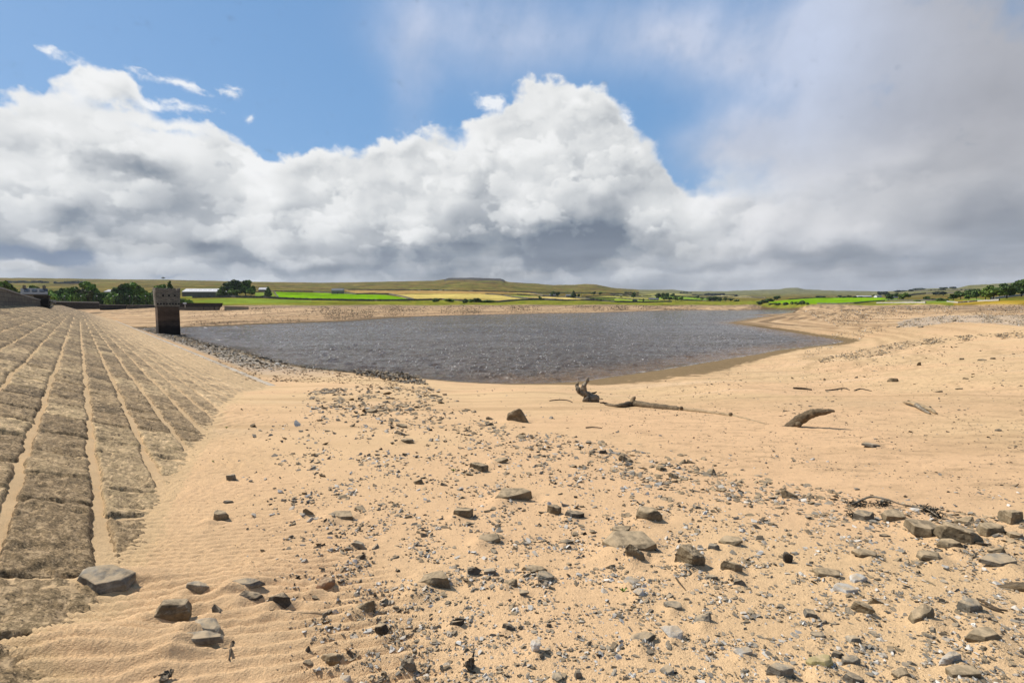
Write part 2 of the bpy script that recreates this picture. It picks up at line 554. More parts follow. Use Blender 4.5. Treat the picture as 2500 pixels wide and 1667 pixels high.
def _controls():
    P = []
    for px in (-300, 300, 800, 1300, 1800, 2300, 2800):
        for Y in (0.8, 2, 4, 7, 12, 19, 27):
            X = (px - 1250) / 1250 * Y
            w = 0.0
            if px >= 1800:
                w = (px - 1250) / 1250 * .012 * Y
            P.append((X, Y, near_z(Y) + w))
    for i in range(0, len(SHORE), 2):
        P.append((SHORE[i][0], SHORE[i][1], 0.0))
    for (px, py, z) in [(2500, 850, 1.9), (2300, 850, 1.5), (2180, 850, .9), (2100, 850, .35), (2500, 900, 2.5), (2200, 900, 1.6), (2000, 900, .8), (1850, 900, .35),
                        (2500, 960, 3.0), (2250, 960, 2.5), (2000, 960, 2.3), (1700, 960, 1.9), (1450, 960, 1.6), (1100, 960, 1.55),
                        (2500, 800, 3.2), (2350, 800, 2.6), (2200, 805, 1.8), (2100, 815, .8), (2500, 775, 4.3), (2300, 775, 3.3), (2150, 780, 2.0), (2080, 800, .8),
                        (2500, 760, 5.2), (2300, 761, 4.3), (2100, 765, 2.2), (2000, 768, 1.3), (1950, 785, .7), (1850, 787, .3), (2000, 800, .55), (2000, 812, .3),
                        (2050, 760, 2.6), (1960, 759, 1.6)]:
        x, y = plane_pt(px, py, z)
        P.append((float(x), float(y), z))
    # upper edge of the beach
    for px, Y in HWM:
        P.append(((px - 1250) / 1250 * Y, Y, 5.9))
    for a in (40, 70, 100, 140, 180, 210):
        x, y = dam_xy(DAM_TOE + .2, a)
        P.append((x, y, .85))
    for px, Y, z in [(330, 230, 2.0), (420, 190, 1.4), (420, 230, 3.2), (700, 230, 2.0), (700, 270, 3.8), (560, 170, .9), (480, 250, 3.0)]:
        P.append(((px - 1250) / 1250 * Y, Y, z))
    for X, Y in [(-10, 70), (0, 120), (40, 200), (-60, 140), (80, 350), (0, 60), (30, 80), (60, 110)]:
        P.append((X, Y, -2.0))
    return np.array(P)


HWM = [(-300, 300), (100, 300), (300, 295), (420, 285), (545, 285), (650, 300), (760, 330), (900, 385), (1000, 430), (1160, 480), (1400, 570), (1580, 680),
       (1700, 770), (1850, 800), (2000, 620), (2200, 400), (2350, 275), (2500, 205), (2700, 150), (3200, 90)]


def _q(x, y):
    return np.arctan2(x, y) * 1.8, np.log(np.hypot(x, y) + .3)


class TPS:
    def __init__(self, P):
        self.u, self.v = _q(P[:, 0], P[:, 1])
        n = len(P)
        K = self.k((self.u[:, None] - self.u[None]) ** 2 + (self.v[:, None] - self.v[None]) ** 2) + np.eye(n) * 2e-3
        A = np.zeros((n + 3, n + 3))
        Q = np.stack([np.ones(n), self.u, self.v], 1)
        A[:n, :n] = K; A[:n, n:] = Q; A[n:, :n] = Q.T
        self.w = np.linalg.solve(A, np.concatenate([P[:, 2], [0, 0, 0]]))

    @staticmethod
    def k(r2):
        return .5 * r2 * np.log(r2 + 1e-9)

    def __call__(self, x, y):
        u, v = _q(x, y)
        z = self.w[-3] + self.w[-2] * u + self.w[-1] * v
        for i in range(len(self.u)):
            z = z + self.w[i] * self.k((u - self.u[i]) ** 2 + (v - self.v[i]) ** 2)
        return z


# the country beyond: skyline as seen, and how steeply each side valley climbs to it
SKYLINE = [(-600, 676), (-300, 678), (0, 679), (100, 680), (300, 683), (400, 683.5), (480, 685.5), (640, 689), (800, 691), (960, 688), (1060, 686), (1086, 682.5), (1096, 679.5), (1160, 679),
           (1222, 681), (1229, 683), (1236, 687.5), (1245, 689.5), (1300, 692.5), (1350, 696.5), (1400, 696), (1425, 694), (1455, 694.5), (1470, 697.5), (1495, 702), (1560, 707.5),
           (1600, 708), (1640, 707), (1680, 711), (1770, 711.5), (1850, 708), (1903, 707), (1914, 703.8), (1945, 703), (1960, 706.5), (2050, 710), (2144, 711.5), (2180, 710), (2250, 705),
           (2336, 704), (2362, 697), (2440, 693), (2500, 689), (2900, 684), (3400, 680)]
PROF = {-600: [(150, 0), (350, .15), (900, .5), (1600, .83), (2500, 1)], 0: [(200, 0), (350, .15), (900, .5), (1600, .83), (2500, 1)],
        300: [(260, 0), (500, .24), (1000, .61), (2500, 1)], 600: [(290, 0), (330, .09), (500, .34), (900, .57), (1300, .75), (2500, 1)],
        800: [(345, 0), (360, .03), (560, .25), (900, .53), (1500, .71), (2500, 1)],
        1090: [(455, 0), (480, .05), (650, .26), (1050, .47), (1500, .62), (2200, .9), (2600, 1)],
        1250: [(510, 0), (530, .05), (680, .2), (1100, .47), (1500, .6), (2600, 1)],
        1400: [(570, 0), (600, .06), (760, .25), (1200, .46), (1700, .65), (2800, 1)],
        1600: [(690, 0), (720, .06), (850, .27), (1500, .62), (2200, .8), (4500, 1)],
        1750: [(780, 0), (800, .05), (900, .2), (1600, .5), (3000, .75), (6000, 1)],
        1900: [(720, 0), (780, .07), (830, .2), (1000, .43), (1500, .45), (3500, .75), (6000, 1)],
        2100: [(500, 0), (520, .05), (600, .2), (900, .53), (1500, .62), (5000, 1)],
        2300: [(310, 0), (330, .1), (450, .27), (1000, .6), (2500, 1)],
        2500: [(205, 0), (215, .1), (260, .24), (500, .45), (1200, .65), (2500, 1)], 3400: [(120, 0), (260, .24), (500, .45), (1200, .65), (2500, 1)]}


def px_of_az(az):
    return 1250 + 1250 * np.tan(np.clip(az, -1.2, 1.2)) / math.cos(PITCH) * 1.0


def far_z(x, y):
    az = np.arctan2(x, y)
    r = np.hypot(x, y)
    px = px_of_az(az)
    sp = np.array([p[0] for p in SKYLINE], float); sv = np.array([p[1] for p in SKYLINE], float)
    ker = np.exp(-(np.linspace(-120, 120, 13) / 70) ** 2); ker /= ker.sum()
    base = sum(k * np.interp(px + o, sp, sv) for k, o in zip(ker, np.linspace(-120, 120, 13)))
    det = np.interp(px, sp, sv) - base
    cols = sorted(PROF)
    Y = np.maximum(y, r * .25)
    fs = []
    f = np.zeros_like(px); last = None
    lY = np.log(Y)
    vals = {c: np.interp(lY, np.log([q[0] for q in PROF[c]]), [q[1] for q in PROF[c]]) for c in cols}
    for a, b in zip(cols[:-1], cols[1:]):
        m = (px >= a) & (px <= b)
        t = (px[m] - a) / (b - a)
        t = t * t * (3 - 2 * t)
        f[m] = vals[a][m] * (1 - t) + vals[b][m] * t
    f[px < cols[0]] = vals[cols[0]][px < cols[0]]
    f[px > cols[-1]] = vals[cols[-1]][px > cols[-1]]
    Rs = np.interp(px, cols, [PROF[c][-1][0] for c in cols])
    py = 745 + (base - 745) * f + det * sst(f, .80, .97)
    # beyond the skyline the land falls away from sight
    py = py + 14 * sst(Y, Rs * 1.02, Rs * 1.6)
    return CAMZ + (745 - py) / 1250 * Y, f


_tps = TPS(_controls())


def beach_z(x, y, d):
    r = np.hypot(x, y)
    z = _tps(x, y)
    L = 1.5 + .05 * np.minimum(r, 300)
    w = sst(d, 0, L)
    zl = lerp(.11 * d, np.maximum(z, .04 + .015 * d), w)
    zl = np.minimum(zl, 6.6)
    zw = np.maximum(.13 * d, -2.5)
    return np.where(d < 0, zw, zl)


def ground_base(x, y):
    """smooth heights, plus masks"""
    d = shore_dist(x, y)
    r = np.hypot(x, y)
    az = np.arctan2(x, y)
    px = px_of_az(az)
    zb = beach_z(x, y, d)
    back = sst(np.abs(az), 1.15, 1.6)
    zb = lerp(zb, np.clip(near_z(np.abs(y) * .15), 4.0, 5.2), back)
    hY = np.interp(px, [h[0] for h in HWM], [h[1] for h in HWM])
    zf, f = far_z(x, y)
    w = sst(np.maximum(y, r * .25) / hY, .985, 1.05)
    z = lerp(zb, np.maximum(zf, 5.9), w)
    p, a = dam_pa(x, y)
    zd = np.where(p > DAM_TOP, DAM_Z - DAM_S * p, DAM_Z - DAM_S * DAM_TOP)
    zd = np.where(p < DAM_TOP - 5, zd - (DAM_TOP - 5 - p) * .45, zd)
    zd = np.where(p > DAM_TOE, zd - (p - DAM_TOE) * 2, zd)
    on = (a < DAM_END) & (a > -90)
    zd = np.where(on, zd, -50.0)
    zd = zd - np.maximum(a - (DAM_END - 14), 0) * .5
    return z, zd, d, w, f, p, a


def sand_relief(x, y, r, d):
    px = px_of_az(np.arctan2(x, y))
    near = sst(r, 60, 12)
    z = .05 * fbm(x * .16, y * .16, 4, seed=201) * np.clip(r / 12, .35, 4) * sst(d, 0, 8)
    z = z + near * .014 * fbm(x * 1.1, y * 1.1, 5, .55, seed=205)
    z = z + sst(r, 22, 8) * .006 * fbm(x * 9, y * 9, 4, .6, seed=209)
    z = z + sst(px, 1150, 1700) * sst(r, 5, 9) * sst(r, 60, 30) * (.018 * fbm(x * 2.2, y * 5.5, 5, .65, seed=241) + .02 * fbm(x * .35, y * 1.6, 4, .6, seed=243))
    # wind ripples, crests across the view, left of the stony ground
    wx = x; wy = y + .16 * fbm(x * .8, y * .8, 3, seed=213) + .035 * fbm(x * 5, y * 5, 2, seed=214)
    lam = .085 + .004 * np.minimum(r, 12)
    ph = (wy * .96 - wx * .22) / .098
    s = ph - np.floor(ph)
    prof = np.where(s < .68, s / .68, (1 - s) / .32)
    prof = prof - .5
    mp = fbm(x * .5, y * .5, 3, seed=217)
    # where the ripples lie, as seen from the dam side: the corridor along the slabs
    q = px + 120 * mp
    lim = np.interp(r, [1.5, 3, 5, 8, 14, 22], [1350, 1150, 900, 800, 760, 700])
    m = sst(q, lim, lim - 260) * sst(r, 32, 18) * (.75 + .5 * sst(mp, -.25, .35))
    m = np.maximum(m, .22 * sst(r, 9, 3) * sst(mp, .0, .4))
    z = z + m * prof * .042
    return z


# ------------------------------------------------------------------ the ground grid (polar around the viewpoint, 1 px fine)
def _radii():
    r = [0.45]
    while r[-1] < 9500:
        q = r[-1]
        k = 1.03 if q < 1.3 else 1.0065 if q < 16 else 1.0095 if q < 60 else 1.012 if q < 190 else 1.010 if q < 1200 else 1.012 if q < 7000 else 1.12
        r.append(q * k)
    return np.array(r)


RAD = _radii()
_a = math.radians(52)
AZS = np.concatenate([np.linspace(-math.pi, -_a, 60)[:-1], np.linspace(-_a, _a, 1000), np.linspace(_a, math.pi, 60)[1:]])
GA, GR = np.meshgrid(AZS, RAD)
GX, GY = GR * np.sin(GA), GR * np.cos(GA)
_zb, ZD, GD, GW, GF, GP, GAL = ground_base(GX, GY)
_rel = sand_relief(GX, GY, GR, GD) * (1 - GW)
_far = GW * (GR * .0012 * fbm(GX * .012, GY * .012, 5, .55, seed=221) * sst(GR, 300, 900) + .5 * fbm(GX * .03, GY * .03, 4, seed=225) * sst(GR, 200, 400)
             + GR * .0022 * fbm(GX * .0035, GY * .0035, 5, .5, seed=227) * sst(GR, 700, 1600) * sst(GF, 1.0, .9))
ZSAND = _zb + _rel + _far
# drifts blown over the lowest facing stones
for _x, _y, _sx2, _sy2, _h in ((-2.15, 2.48, .55, .20, .11), (-2.6, 3.3, .35, .12, .05), (-1.75, 3.25, .28, .4, .04)):
    ZSAND = ZSAND + _h * np.exp(-((GX - _x) / _sx2) ** 2 - ((GY - _y) / _sy2) ** 2)
# sand lies in the joints of the dam face
joint = ZD - .038 + .022 * fbm(GX * 1.3, GY * 1.3, 4, seed=231)
GZ = np.maximum(ZSAND, joint)
_k = .05
_h = np.clip(.5 + .5 * (ZSAND - joint) / _k, 0, 1)
GZ = np.where(np.abs(ZSAND - joint) < _k, lerp(joint, ZSAND, _h) + _k * _h * (1 - _h), GZ)


def _cell(x, y):
    az = np.arctan2(x, y)
    r = np.hypot(x, y)
    ia = np.interp(az, AZS, np.arange(len(AZS)))
    ir = np.interp(np.log(r), np.log(RAD), np.arange(len(RAD)))
    return ia, ir


def gz(x, y, Z=None):
    """height of the ground at a place"""
    Z = GZ if Z is None else Z
    ia, ir = _cell(np.asarray(x, float), np.asarray(y, float))
    i0 = np.clip(ia.astype(int), 0, len(AZS) - 2); j0 = np.clip(ir.astype(int), 0, len(RAD) - 2)
    fa, fr = ia - i0, ir - j0
    return (Z[j0, i0] * (1 - fa) + Z[j0, i0 + 1] * fa) * (1 - fr) + (Z[j0 + 1, i0] * (1 - fa) + Z[j0 + 1, i0 + 1] * fa) * fr


def hit(px, py, rmin=0.0):
    """where a line of sight first meets the ground: x, y, z (vectorised)"""
    px = np.atleast_1d(np.asarray(px, float)); py = np.atleast_1d(np.asarray(py, float))
    X, Y, Zd = ray(px, py)
    h = np.hypot(X, Y)
    az = np.arctan2(X, Y)
    ia = np.clip(np.round(np.interp(az, AZS, np.arange(len(AZS)))).astype(int), 0, len(AZS) - 1)
    out = np.empty((len(px), 3))
    for s in range(0, len(px), 2000):
        sl = slice(s, s + 2000)
        zr = CAMZ + (Zd[sl] / h[sl])[None, :] * RAD[:, None]
        below = (zr <= GZ[:, ia[sl]]) & (RAD[:, None] > rmin)
        j = below.argmax(0)
        none = ~below.any(0)
        j = np.clip(j, 1, len(RAD) - 1)
        cols = ia[sl]
        k = np.arange(len(cols))
        d1 = zr[j, k] - GZ[j, cols]; d0 = zr[j - 1, k] - GZ[j - 1, cols]
        t = np.clip(d0 / (d0 - d1 + 1e-9), 0, 1)
        r = RAD[j - 1] + (RAD[j] - RAD[j - 1]) * t
        r = np.where(none, np.nan, r)
        out[sl, 0] = r * np.sin(az[sl]); out[sl, 1] = r * np.cos(az[sl])
        out[sl, 2] = CAMZ + Zd[sl] / h[sl] * r
    return out
# ------------------------------------------------------------------ materials
def new_mat(name):
    m = bpy.data.materials.new(name)
    m.use_nodes = True
    N = NT(m.node_tree)
    b = m.node_tree.nodes['Principled BSDF']
    return m, N, b


def attr(N, name):
    nd = N.n.new('ShaderNodeAttribute')
    nd.attribute_name = name
    return nd


def pos(N):
    return N.n.new('ShaderNodeNewGeometry').outputs['Position']


def bump(N, b, h, dist, strength=1.0):
    nd = N.n.new('ShaderNodeBump')
    nd.inputs['Strength'].default_value = strength
    nd.inputs['Distance'].default_value = dist
    N.put(nd.inputs['Height'], h)
    N.l.new(nd.outputs[0], b.inputs['Normal'])
    return nd


def simple_mat(name, c1, c2, scale=3.0, detail=5, rough=.9, bumpd=0.0, obj=True, c3=None, stretch=None, spec=.3):
    m, N, b = new_mat(name)
    P = N.n.new('ShaderNodeTexCoord').outputs['Object'] if obj else pos(N)
    if stretch:
        P = N.v('MULTIPLY', P, stretch)
    n = N.noise(P, scale, detail, .6)
    st = [(.34, c1), (.66, c2)] if c3 is None else [(.30, c1), (.5, c2), (.70, c3)]
    N.l.new(N.ramp(n, st), b.inputs['Base Color'])
    b.inputs['Roughness'].default_value = rough
    b.inputs['Specular IOR Level'].default_value = spec
    if bumpd:
        bump(N, b, n, bumpd)
    return m


def ground_material():
    m, N, b = new_mat('ground')
    P = pos(N)
    col = attr(N, 'tint').outputs['Color']
    sand = attr(N, 'sandy').outputs['Fac']
    grit = attr(N, 'grit').outputs['Fac']
    # dry sand: faint mottling
    n1 = N.noise(P, 1.3, 4, .55)
    n2 = N.noise(P, 160.0, 2, .6)
    n3 = N.noise(P, 18.0, 3, .6)
    k = N.mad(N.sub(n1, .5), .24, 1.0)
    k = N.mad(N.sub(n2, .5), N.mul(sand, 1.0), k)
    k = N.mad(N.sub(n3, .5), N.mul(sand, .22), k)
    # grass and moor: coarse mottling
    g1 = N.noise(P, .045, 6, .62)
    g2 = N.noise(N.v('MULTIPLY', P, (1, .35, 1)), .35, 5, .65)
    g3 = N.noise(P, .012, 5, .6)
    kg = N.mad(N.sub(g3, .5), 1.6, N.mad(N.sub(g1, .5), 1.8, N.mad(N.sub(g2, .5), 1.2, 1.0)))
    k = N.mul(k, N.m('MAXIMUM', N.mad(N.sub(kg, 1.0), N.sub(1.0, sand), 1.0), .25))
    c = N.v('SCALE', col, scale=k)
    # little dark pebbles scattered over the silt, three sizes
    for sc, lo, hi, cc in ((9.0, .05, .12, (.10, .095, .085)), (26.0, .08, .18, (.13, .115, .095)), (3.4, .035, .07, (.12, .11, .10))):
        d = N.voro(P, sc)
        r = N.sep(N.voro(P, sc, out='Color'))
        keep = N.sstep(N.add(r[0], N.mul(grit, .55)), 1.0, 1.06)
        f = N.mul(N.sub(1.0, N.sstep(N.m('DIVIDE', d, N.mad(r[1], .8, .6)), lo, hi)), keep)
        c = N.mix(N.mul(f, sand), c, N.mix(r[2], cc, tuple(q * 2.2 for q in cc)))
    N.l.new(c, b.inputs['Base Color'])
    b.inputs['Roughness'].default_value = 1.0
    N.l.new(N.mul(sand, .12), b.inputs['Specular IOR Level'])
    h = N.add(N.mul(n2, .45), N.mad(n3, .45, N.mul(N.noise(P, 60, 2, .6), .5)))
    bump(N, b, N.mul(h, sand), .014)
    return m


def stone_material(name, stops, scale=6.0, bumpd=.01, sandc=(.46, .34, .205)):
    m, N, b = new_mat(name)
    tc = N.n.new('ShaderNodeTexCoord').outputs['Object']
    oi = N.n.new('ShaderNodeObjectInfo').outputs['Random']
    P = N.v('ADD', tc, N.comb(N.mul(oi, 37.0), N.mul(oi, 11.0), 0.0))
    n = N.noise(P, scale, 6, .62)
    n2 = N.noise(P, scale * 9, 3, .6)
    c = N.ramp(N.mad(N.sub(n2, .5), .35, n), stops)
    c = N.v('SCALE', c, scale=N.mad(oi, .35, .82))
    # a dusting of sand on flat tops
    up = N.sep(N.n.new('ShaderNodeNewGeometry').outputs['Normal'])[2]
    dust = N.mul(N.sstep(up, .45, .95), N.sstep(N.noise(P, scale * 1.6, 5, .7), .36, .60, .15, .85))
    c = N.mix(dust, c, sandc)
    N.l.new(c, b.inputs['Base Color'])
    b.inputs['Roughness'].default_value = .88
    b.inputs['Specular IOR Level'].default_value = .25
    bump(N, b, N.mad(n2, .4, n), bumpd)
    return m


# ------------------------------------------------------------------ ground colours
def proj(x, y, z):
    c, s = math.cos(PITCH), math.sin(PITCH)
    f = y * c - (z - CAMZ) * s
    u = y * s + (z - CAMZ) * c
    f = np.maximum(f, 1e-3)
    return 1250 + 1250 * x / f, 833.5 - 1250 * u / f


def in_poly(px, py, poly):
    ins = np.zeros(px.shape, bool)
    for i in range(len(poly)):
        ax, ay = poly[i]; bx, by = poly[(i + 1) % len(poly)]
        if ay == by:
            continue
        ins ^= ((ay > py) != (by > py)) & (px < (bx - ax) * (py - ay) / (by - ay) + ax)
    return ins


FIELDS = [  # colour, outline as seen (laid on the terrain)
    ((.150, .290, .004), [(672, 712.5), (760, 714.5), (812, 716), (870, 718.5), (940, 720), (975, 725), (1005, 732), (940, 732.5), (830, 731.5), (740, 730), (676, 728)]),
    ((.47, .36, .105), [(958, 719), (1060, 717), (1170, 717.5), (1225, 721), (1250, 726), (1296, 732), (1230, 735), (1160, 737), (1080, 733), (1008, 731.5), (978, 725)]),
    ((.33, .21, .07), [(836, 708.5), (1010, 709.5), (1230, 712), (1290, 716.5), (1190, 717), (1060, 716), (950, 717.5), (870, 716)]),
    ((.36, .26, .075), [(1235, 714), (1290, 714), (1345, 722), (1310, 723), (1270, 718)]),
    ((.52, .39, .13), [(1275, 725.5), (1330, 724.5), (1380, 726), (1450, 733), (1375, 733.5), (1330, 731), (1300, 730)]),
    ((.24, .27, .05), [(1235, 722), (1320, 722.5), (1275, 725), (1250, 725)]),
    ((.23, .29, .035), [(1420, 727), (1500, 726), (1560, 731), (1640, 735), (1560, 737), (1480, 734), (1440, 731)]),
    ((.33, .30, .07), [(1425, 724), (1480, 722), (1560, 725), (1700, 731), (1650, 734), (1560, 730), (1500, 725.5)]),
    ((.30, .30, .08), [(1500, 720.5), (1590, 720), (1740, 728), (1720, 731), (1600, 726)]),
    ((.17, .26, .03), [(1640, 722), (1735, 727), (1765, 734), (1660, 733), (1600, 729), (1595, 726)]),
    ((.34, .31, .10), [(1560, 715), (1650, 717), (1690, 721), (1600, 719)]),
    ((.40, .34, .13), [(1745, 722), (1820, 722), (1850, 727), (1780, 726)]),
    ((.150, .275, .006), [(1866, 738), (1925, 732), (1990, 727.5), (2100, 726), (2168, 727.5), (2150, 733), (2080, 738), (2010, 741), (1930, 741.5)]),
    ((.13, .22, .03), [(2170, 728), (2200, 730), (2160, 735), (2140, 736)]),
    ((.16, .22, .04), [(2180, 737), (2320, 734), (2390, 728), (2400, 733), (2330, 738), (2200, 739)]),
    ((.16, .22, .035), [(448, 716), (545, 718), (545, 725), (455, 724.5)]),
    ((.17, .22, .03), [(470, 736), (540, 728.5), (640, 729), (760, 734.5), (760, 739), (640, 740), (540, 742)]),
    ((.15, .20, .03), [(622, 714), (668, 713), (672, 725), (622, 724)]),
]


def ground_colours():
    px, py = proj(GX, GY, GZ)
    front = GY > 5
    n = {k: fbm(GX * s, GY * s, 4, .55, seed=300 + i) for i, (k, s) in enumerate((('a', .02), ('b', .12), ('c', .8), ('d', .006)))}
    sand = np.array([.585, .400, .217]); pink = np.array([.58, .375, .208]); ochre = np.array([.35, .245, .125]); wet = np.array([.105, .068, .030])
    C = sand + (pink - sand) * sst(n['b'] + .6 * n['a'], -.3, .4)[..., None]
    def put(mask, colr):
        C[:] = C + (np.asarray(colr) - C) * np.clip(mask, 0, 1)[..., None]
    # far beaches are browner, banded along the old shorelines
    band = fbm(GZ * 7 + n['b'] * .6, GZ * 0 + 3.3, 3, seed=330)
    put(sst(GR, 60, 150) * (.45 + .45 * sst(band, -.1, .3)), (.34, .215, .11))
    st = fbm(GX * .02 + 5, GD * .22, 5, .6, seed=334)
    put(sst(GR, 120, 160) * sst(st, .0, .18) * .8, (.15, .10, .055))
    put(sst(GR, 120, 160) * sst(st, -.12, -.3) * .5, (.56, .40, .24))
    put(sst(GR, 30, 60) * sst(band, .15, .4) * .35, (.30, .19, .10))
    put(sst(fbm(GX * .07, GY * .45, 4, .55, seed=337), .0, .30) * .50 * sst(GR, 6, 12) * sst(GR, 120, 40), (.40, .26, .135))
    put(sst(fbm(GX * .05, GY * .35, 4, .55, seed=338), .12, .4) * .5 * sst(GR, 8, 14) * sst(GR, 120, 60), (.66, .47, .29))
    put(sst(band + .4 * n['c'], .12, .42) * .28 * sst(GR, 10, 20) * sst(GR, 200, 60), ochre)
    # brown pebbly upper shore
    up = sst(GZ, 4.3, 5.4) * sst(GR, 90, 150)
    put(up * (.55 + .8 * n['b']), (.215, .15, .092))
    # grey stony mound on the right, and the dark stony arc below it
    for pl, cc, a in (([(2190, 786), (2230, 777), (2300, 771), (2400, 769), (2640, 770), (2640, 800), (2500, 797), (2430, 790), (2330, 786), (2250, 796), (2200, 800)], (.37, .33, .28), .45),
                      ([(2085, 862), (2150, 842), (2230, 828), (2330, 824), (2330, 832), (2240, 842), (2180, 858), (2120, 870)], (.32, .23, .14), .2)):
        put(in_poly(px + 14 * n['c'], py + 3 * n['c'], pl) * front * a, cc)
    # gravel bank between the dam toe and the water
    bank = sst(GP, DAM_TOE + .6, DAM_TOE + 2.6) * sst(GP, 22, 16.5) * sst(GAL, 38, 60) * sst(GAL, 185, 150)
    put(bank * .85, (.255, .225, .185))
    put(sst(GP, DAM_TOE - .4, DAM_TOE + .1) * sst(GP, DAM_TOE + 2.2, DAM_TOE + .8) * sst(GAL, 30, 60) * (GAL < DAM_END) * .6, (.42, .26, .13))
    # wet margin
    az = np.arctan2(GX, GY)
    wid = np.interp(px_of_az(az), [300, 900, 1200, 1338, 1500, 1700, 1850, 1950, 2100], [1.0, .8, .9, 2.4, 7.0, 7.5, 4.5, 3.0, 1.2])
    wid = np.where(GR > 95, 2.6, wid) * (1 + .5 * n['c'])
    put(sst(GD, wid, wid * .80) * .97, wet * (1 + .5 * n['c'][..., None]))
    put(sst(GD, wid * 1.5, wid) * sst(GR, 200, 100) * .30 * (GD > 0), ochre)
    spit = front & (px > 1770) & (px < 2010) & (py < 795) & (py > 766)
    put(spit * sst(GD, 11, 4) * .75, (.20, .135, .07))
    put(sst(fbm(GX * 1.8, GY * 5.0, 5, .7, seed=351), .02, .28) * sst(px, 1100, 1650) * front * sst(GR, 5, 8) * sst(GR, 110, 50) * .42, (.26, .175, .095))
    put(sst(GD, .0, -.6), (.10, .06, .03))
    # drying silt in front of the drift logs
    tr = np.exp(-((py - 985 - 6 * n['c'] * 3) / 16) ** 2) * front * sst(px, 1250, 1700)
    put(tr * .28, ochre)
    # sand in the joints of the dam
    dam = (ZD > ZSAND - .06) & (GP < DAM_TOE + .3)
    put(dam * .7, (.53, .37, .20))
    # ---------------- the country behind the upper shore line
    F = GF
    moor = np.array([.105, .097, .024]) + (np.array([.175, .118, .034]) - np.array([.105, .097, .024])) * sst(n['a'] + n['d'], -.35, .35)[..., None]
    rough = np.array([.215, .19, .028]) + (np.array([.13, .155, .02]) - np.array([.215, .19, .028])) * sst(n['b'], -.3, .3)[..., None]
    heather = np.array([.075, .075, .035])
    L = rough + (moor - rough) * sst(F, .22, .40)[..., None]
    L = L + (heather - L) * (sst(n['a'] * .8 + n['b'] * .5, .12, .38) * sst(F, .35, .7) * .7)[..., None]
    L = L + (np.array([.085, .055, .028]) - L) * (sst(fbm(GX * .010, GY * .006, 5, .6, seed=341), .10, .30) * sst(F, .30, .5) * .75)[..., None]
    L = L + (np.array([.25, .20, .055]) - L) * (sst(fbm(GX * .014, GY * .008, 5, .6, seed=343), .12, .32) * sst(F, .25, .5) * .5)[..., None]
    L = L + (np.array([.11, .14, .02]) - L) * (sst(fbm(GX * .02, GY * .01, 5, .6, seed=345), .10, .30) * sst(F, .2, .5) * .6)[..., None]
    pale = front & (px > 1560)
    L = L + (np.array([.155, .155, .075]) - L) * (pale * sst(F, .45, .8) * .75)[..., None]
    for cc, pl in FIELDS:
        m = in_poly(px + .6 * n['c'], py, pl) & (GF > .02) & (GR > 150) & front
        L[m] = cc
    rust = front & (px > 2330) & (py > 733)
    L = L + (np.array([.30, .19, .03]) - L) * (rust * .8)[..., None]
    cliff = front & (px > 1084) & (px < 1232) & (F > .93) & (F < 1.05) & (GR < 2700)
    L[cliff] = (.07, .065, .06)
    C = C + (L - C) * sst(GW, .35, .6)[..., None]
    wallbase = (GP < DAM_TOP + .3) & (GP > DAM_TOP - 6) & (GAL > -20) & (GAL < DAM_END)
    C[wallbase] = (.20, .15, .05)
    C *= (1 + .10 * n['b'][..., None] * (1 - GW[..., None]))
    sandy = 1 - sst(GW, .3, .6)
    px2 = px + 150 * n['c']
    lim = np.interp(GR, [1.5, 3, 5, 8, 14, 22, 30], [1050, 850, 700, 640, 640, 640, 0])
    grit = sst(px2, lim - 250, lim + 250) * .5 + .30 * sst(n['b'], -.2, .4) * sst(GR, 8, 16) + up * .5
    grit = grit * (1 - .45 * np.exp(-((GR - 20) / 9) ** 2) * (px > 1300))
    return np.clip(C, 0, 1), sandy, np.clip(grit, 0, 1)


def build_ground():
    nr, na = GX.shape
    idx = np.arange(nr * na).reshape(nr, na)
    f = np.stack([idx[:-1, :-1], idx[:-1, 1:], idx[1:, 1:], idx[1:, :-1]], -1).reshape(-1, 4)
    co = np.stack([GX, GY, GZ], -1).reshape(-1, 3)
    c, s, g = ground_colours()
    n = len(co)
    co = np.concatenate([co, [[0, 0, float(GZ[0].mean())]]])
    me = mesh_np('ground', co, f, True)
    # close the hole under the viewpoint
    bm = bmesh.new(); bm.from_mesh(me); bm.verts.ensure_lookup_table()
    ctr = bm.verts[n]
    for i in range(na - 1):
        try:
            bm.faces.new((bm.verts[i], bm.verts[i + 1], ctr)).smooth = True
        except ValueError:
            pass
    bm.to_mesh(me); bm.free()
    cc = np.concatenate([c.reshape(-1, 3), [[.56, .38, .22]]]); 
    colour_attr(me, 'tint', cc)
    float_attr(me, 'sandy', np.append(s.ravel(), 1)); float_attr(me, 'grit', np.append(g.ravel(), .5))
    o = add_ob('ground', me, ground_material())
    tag(o, kind='structure')


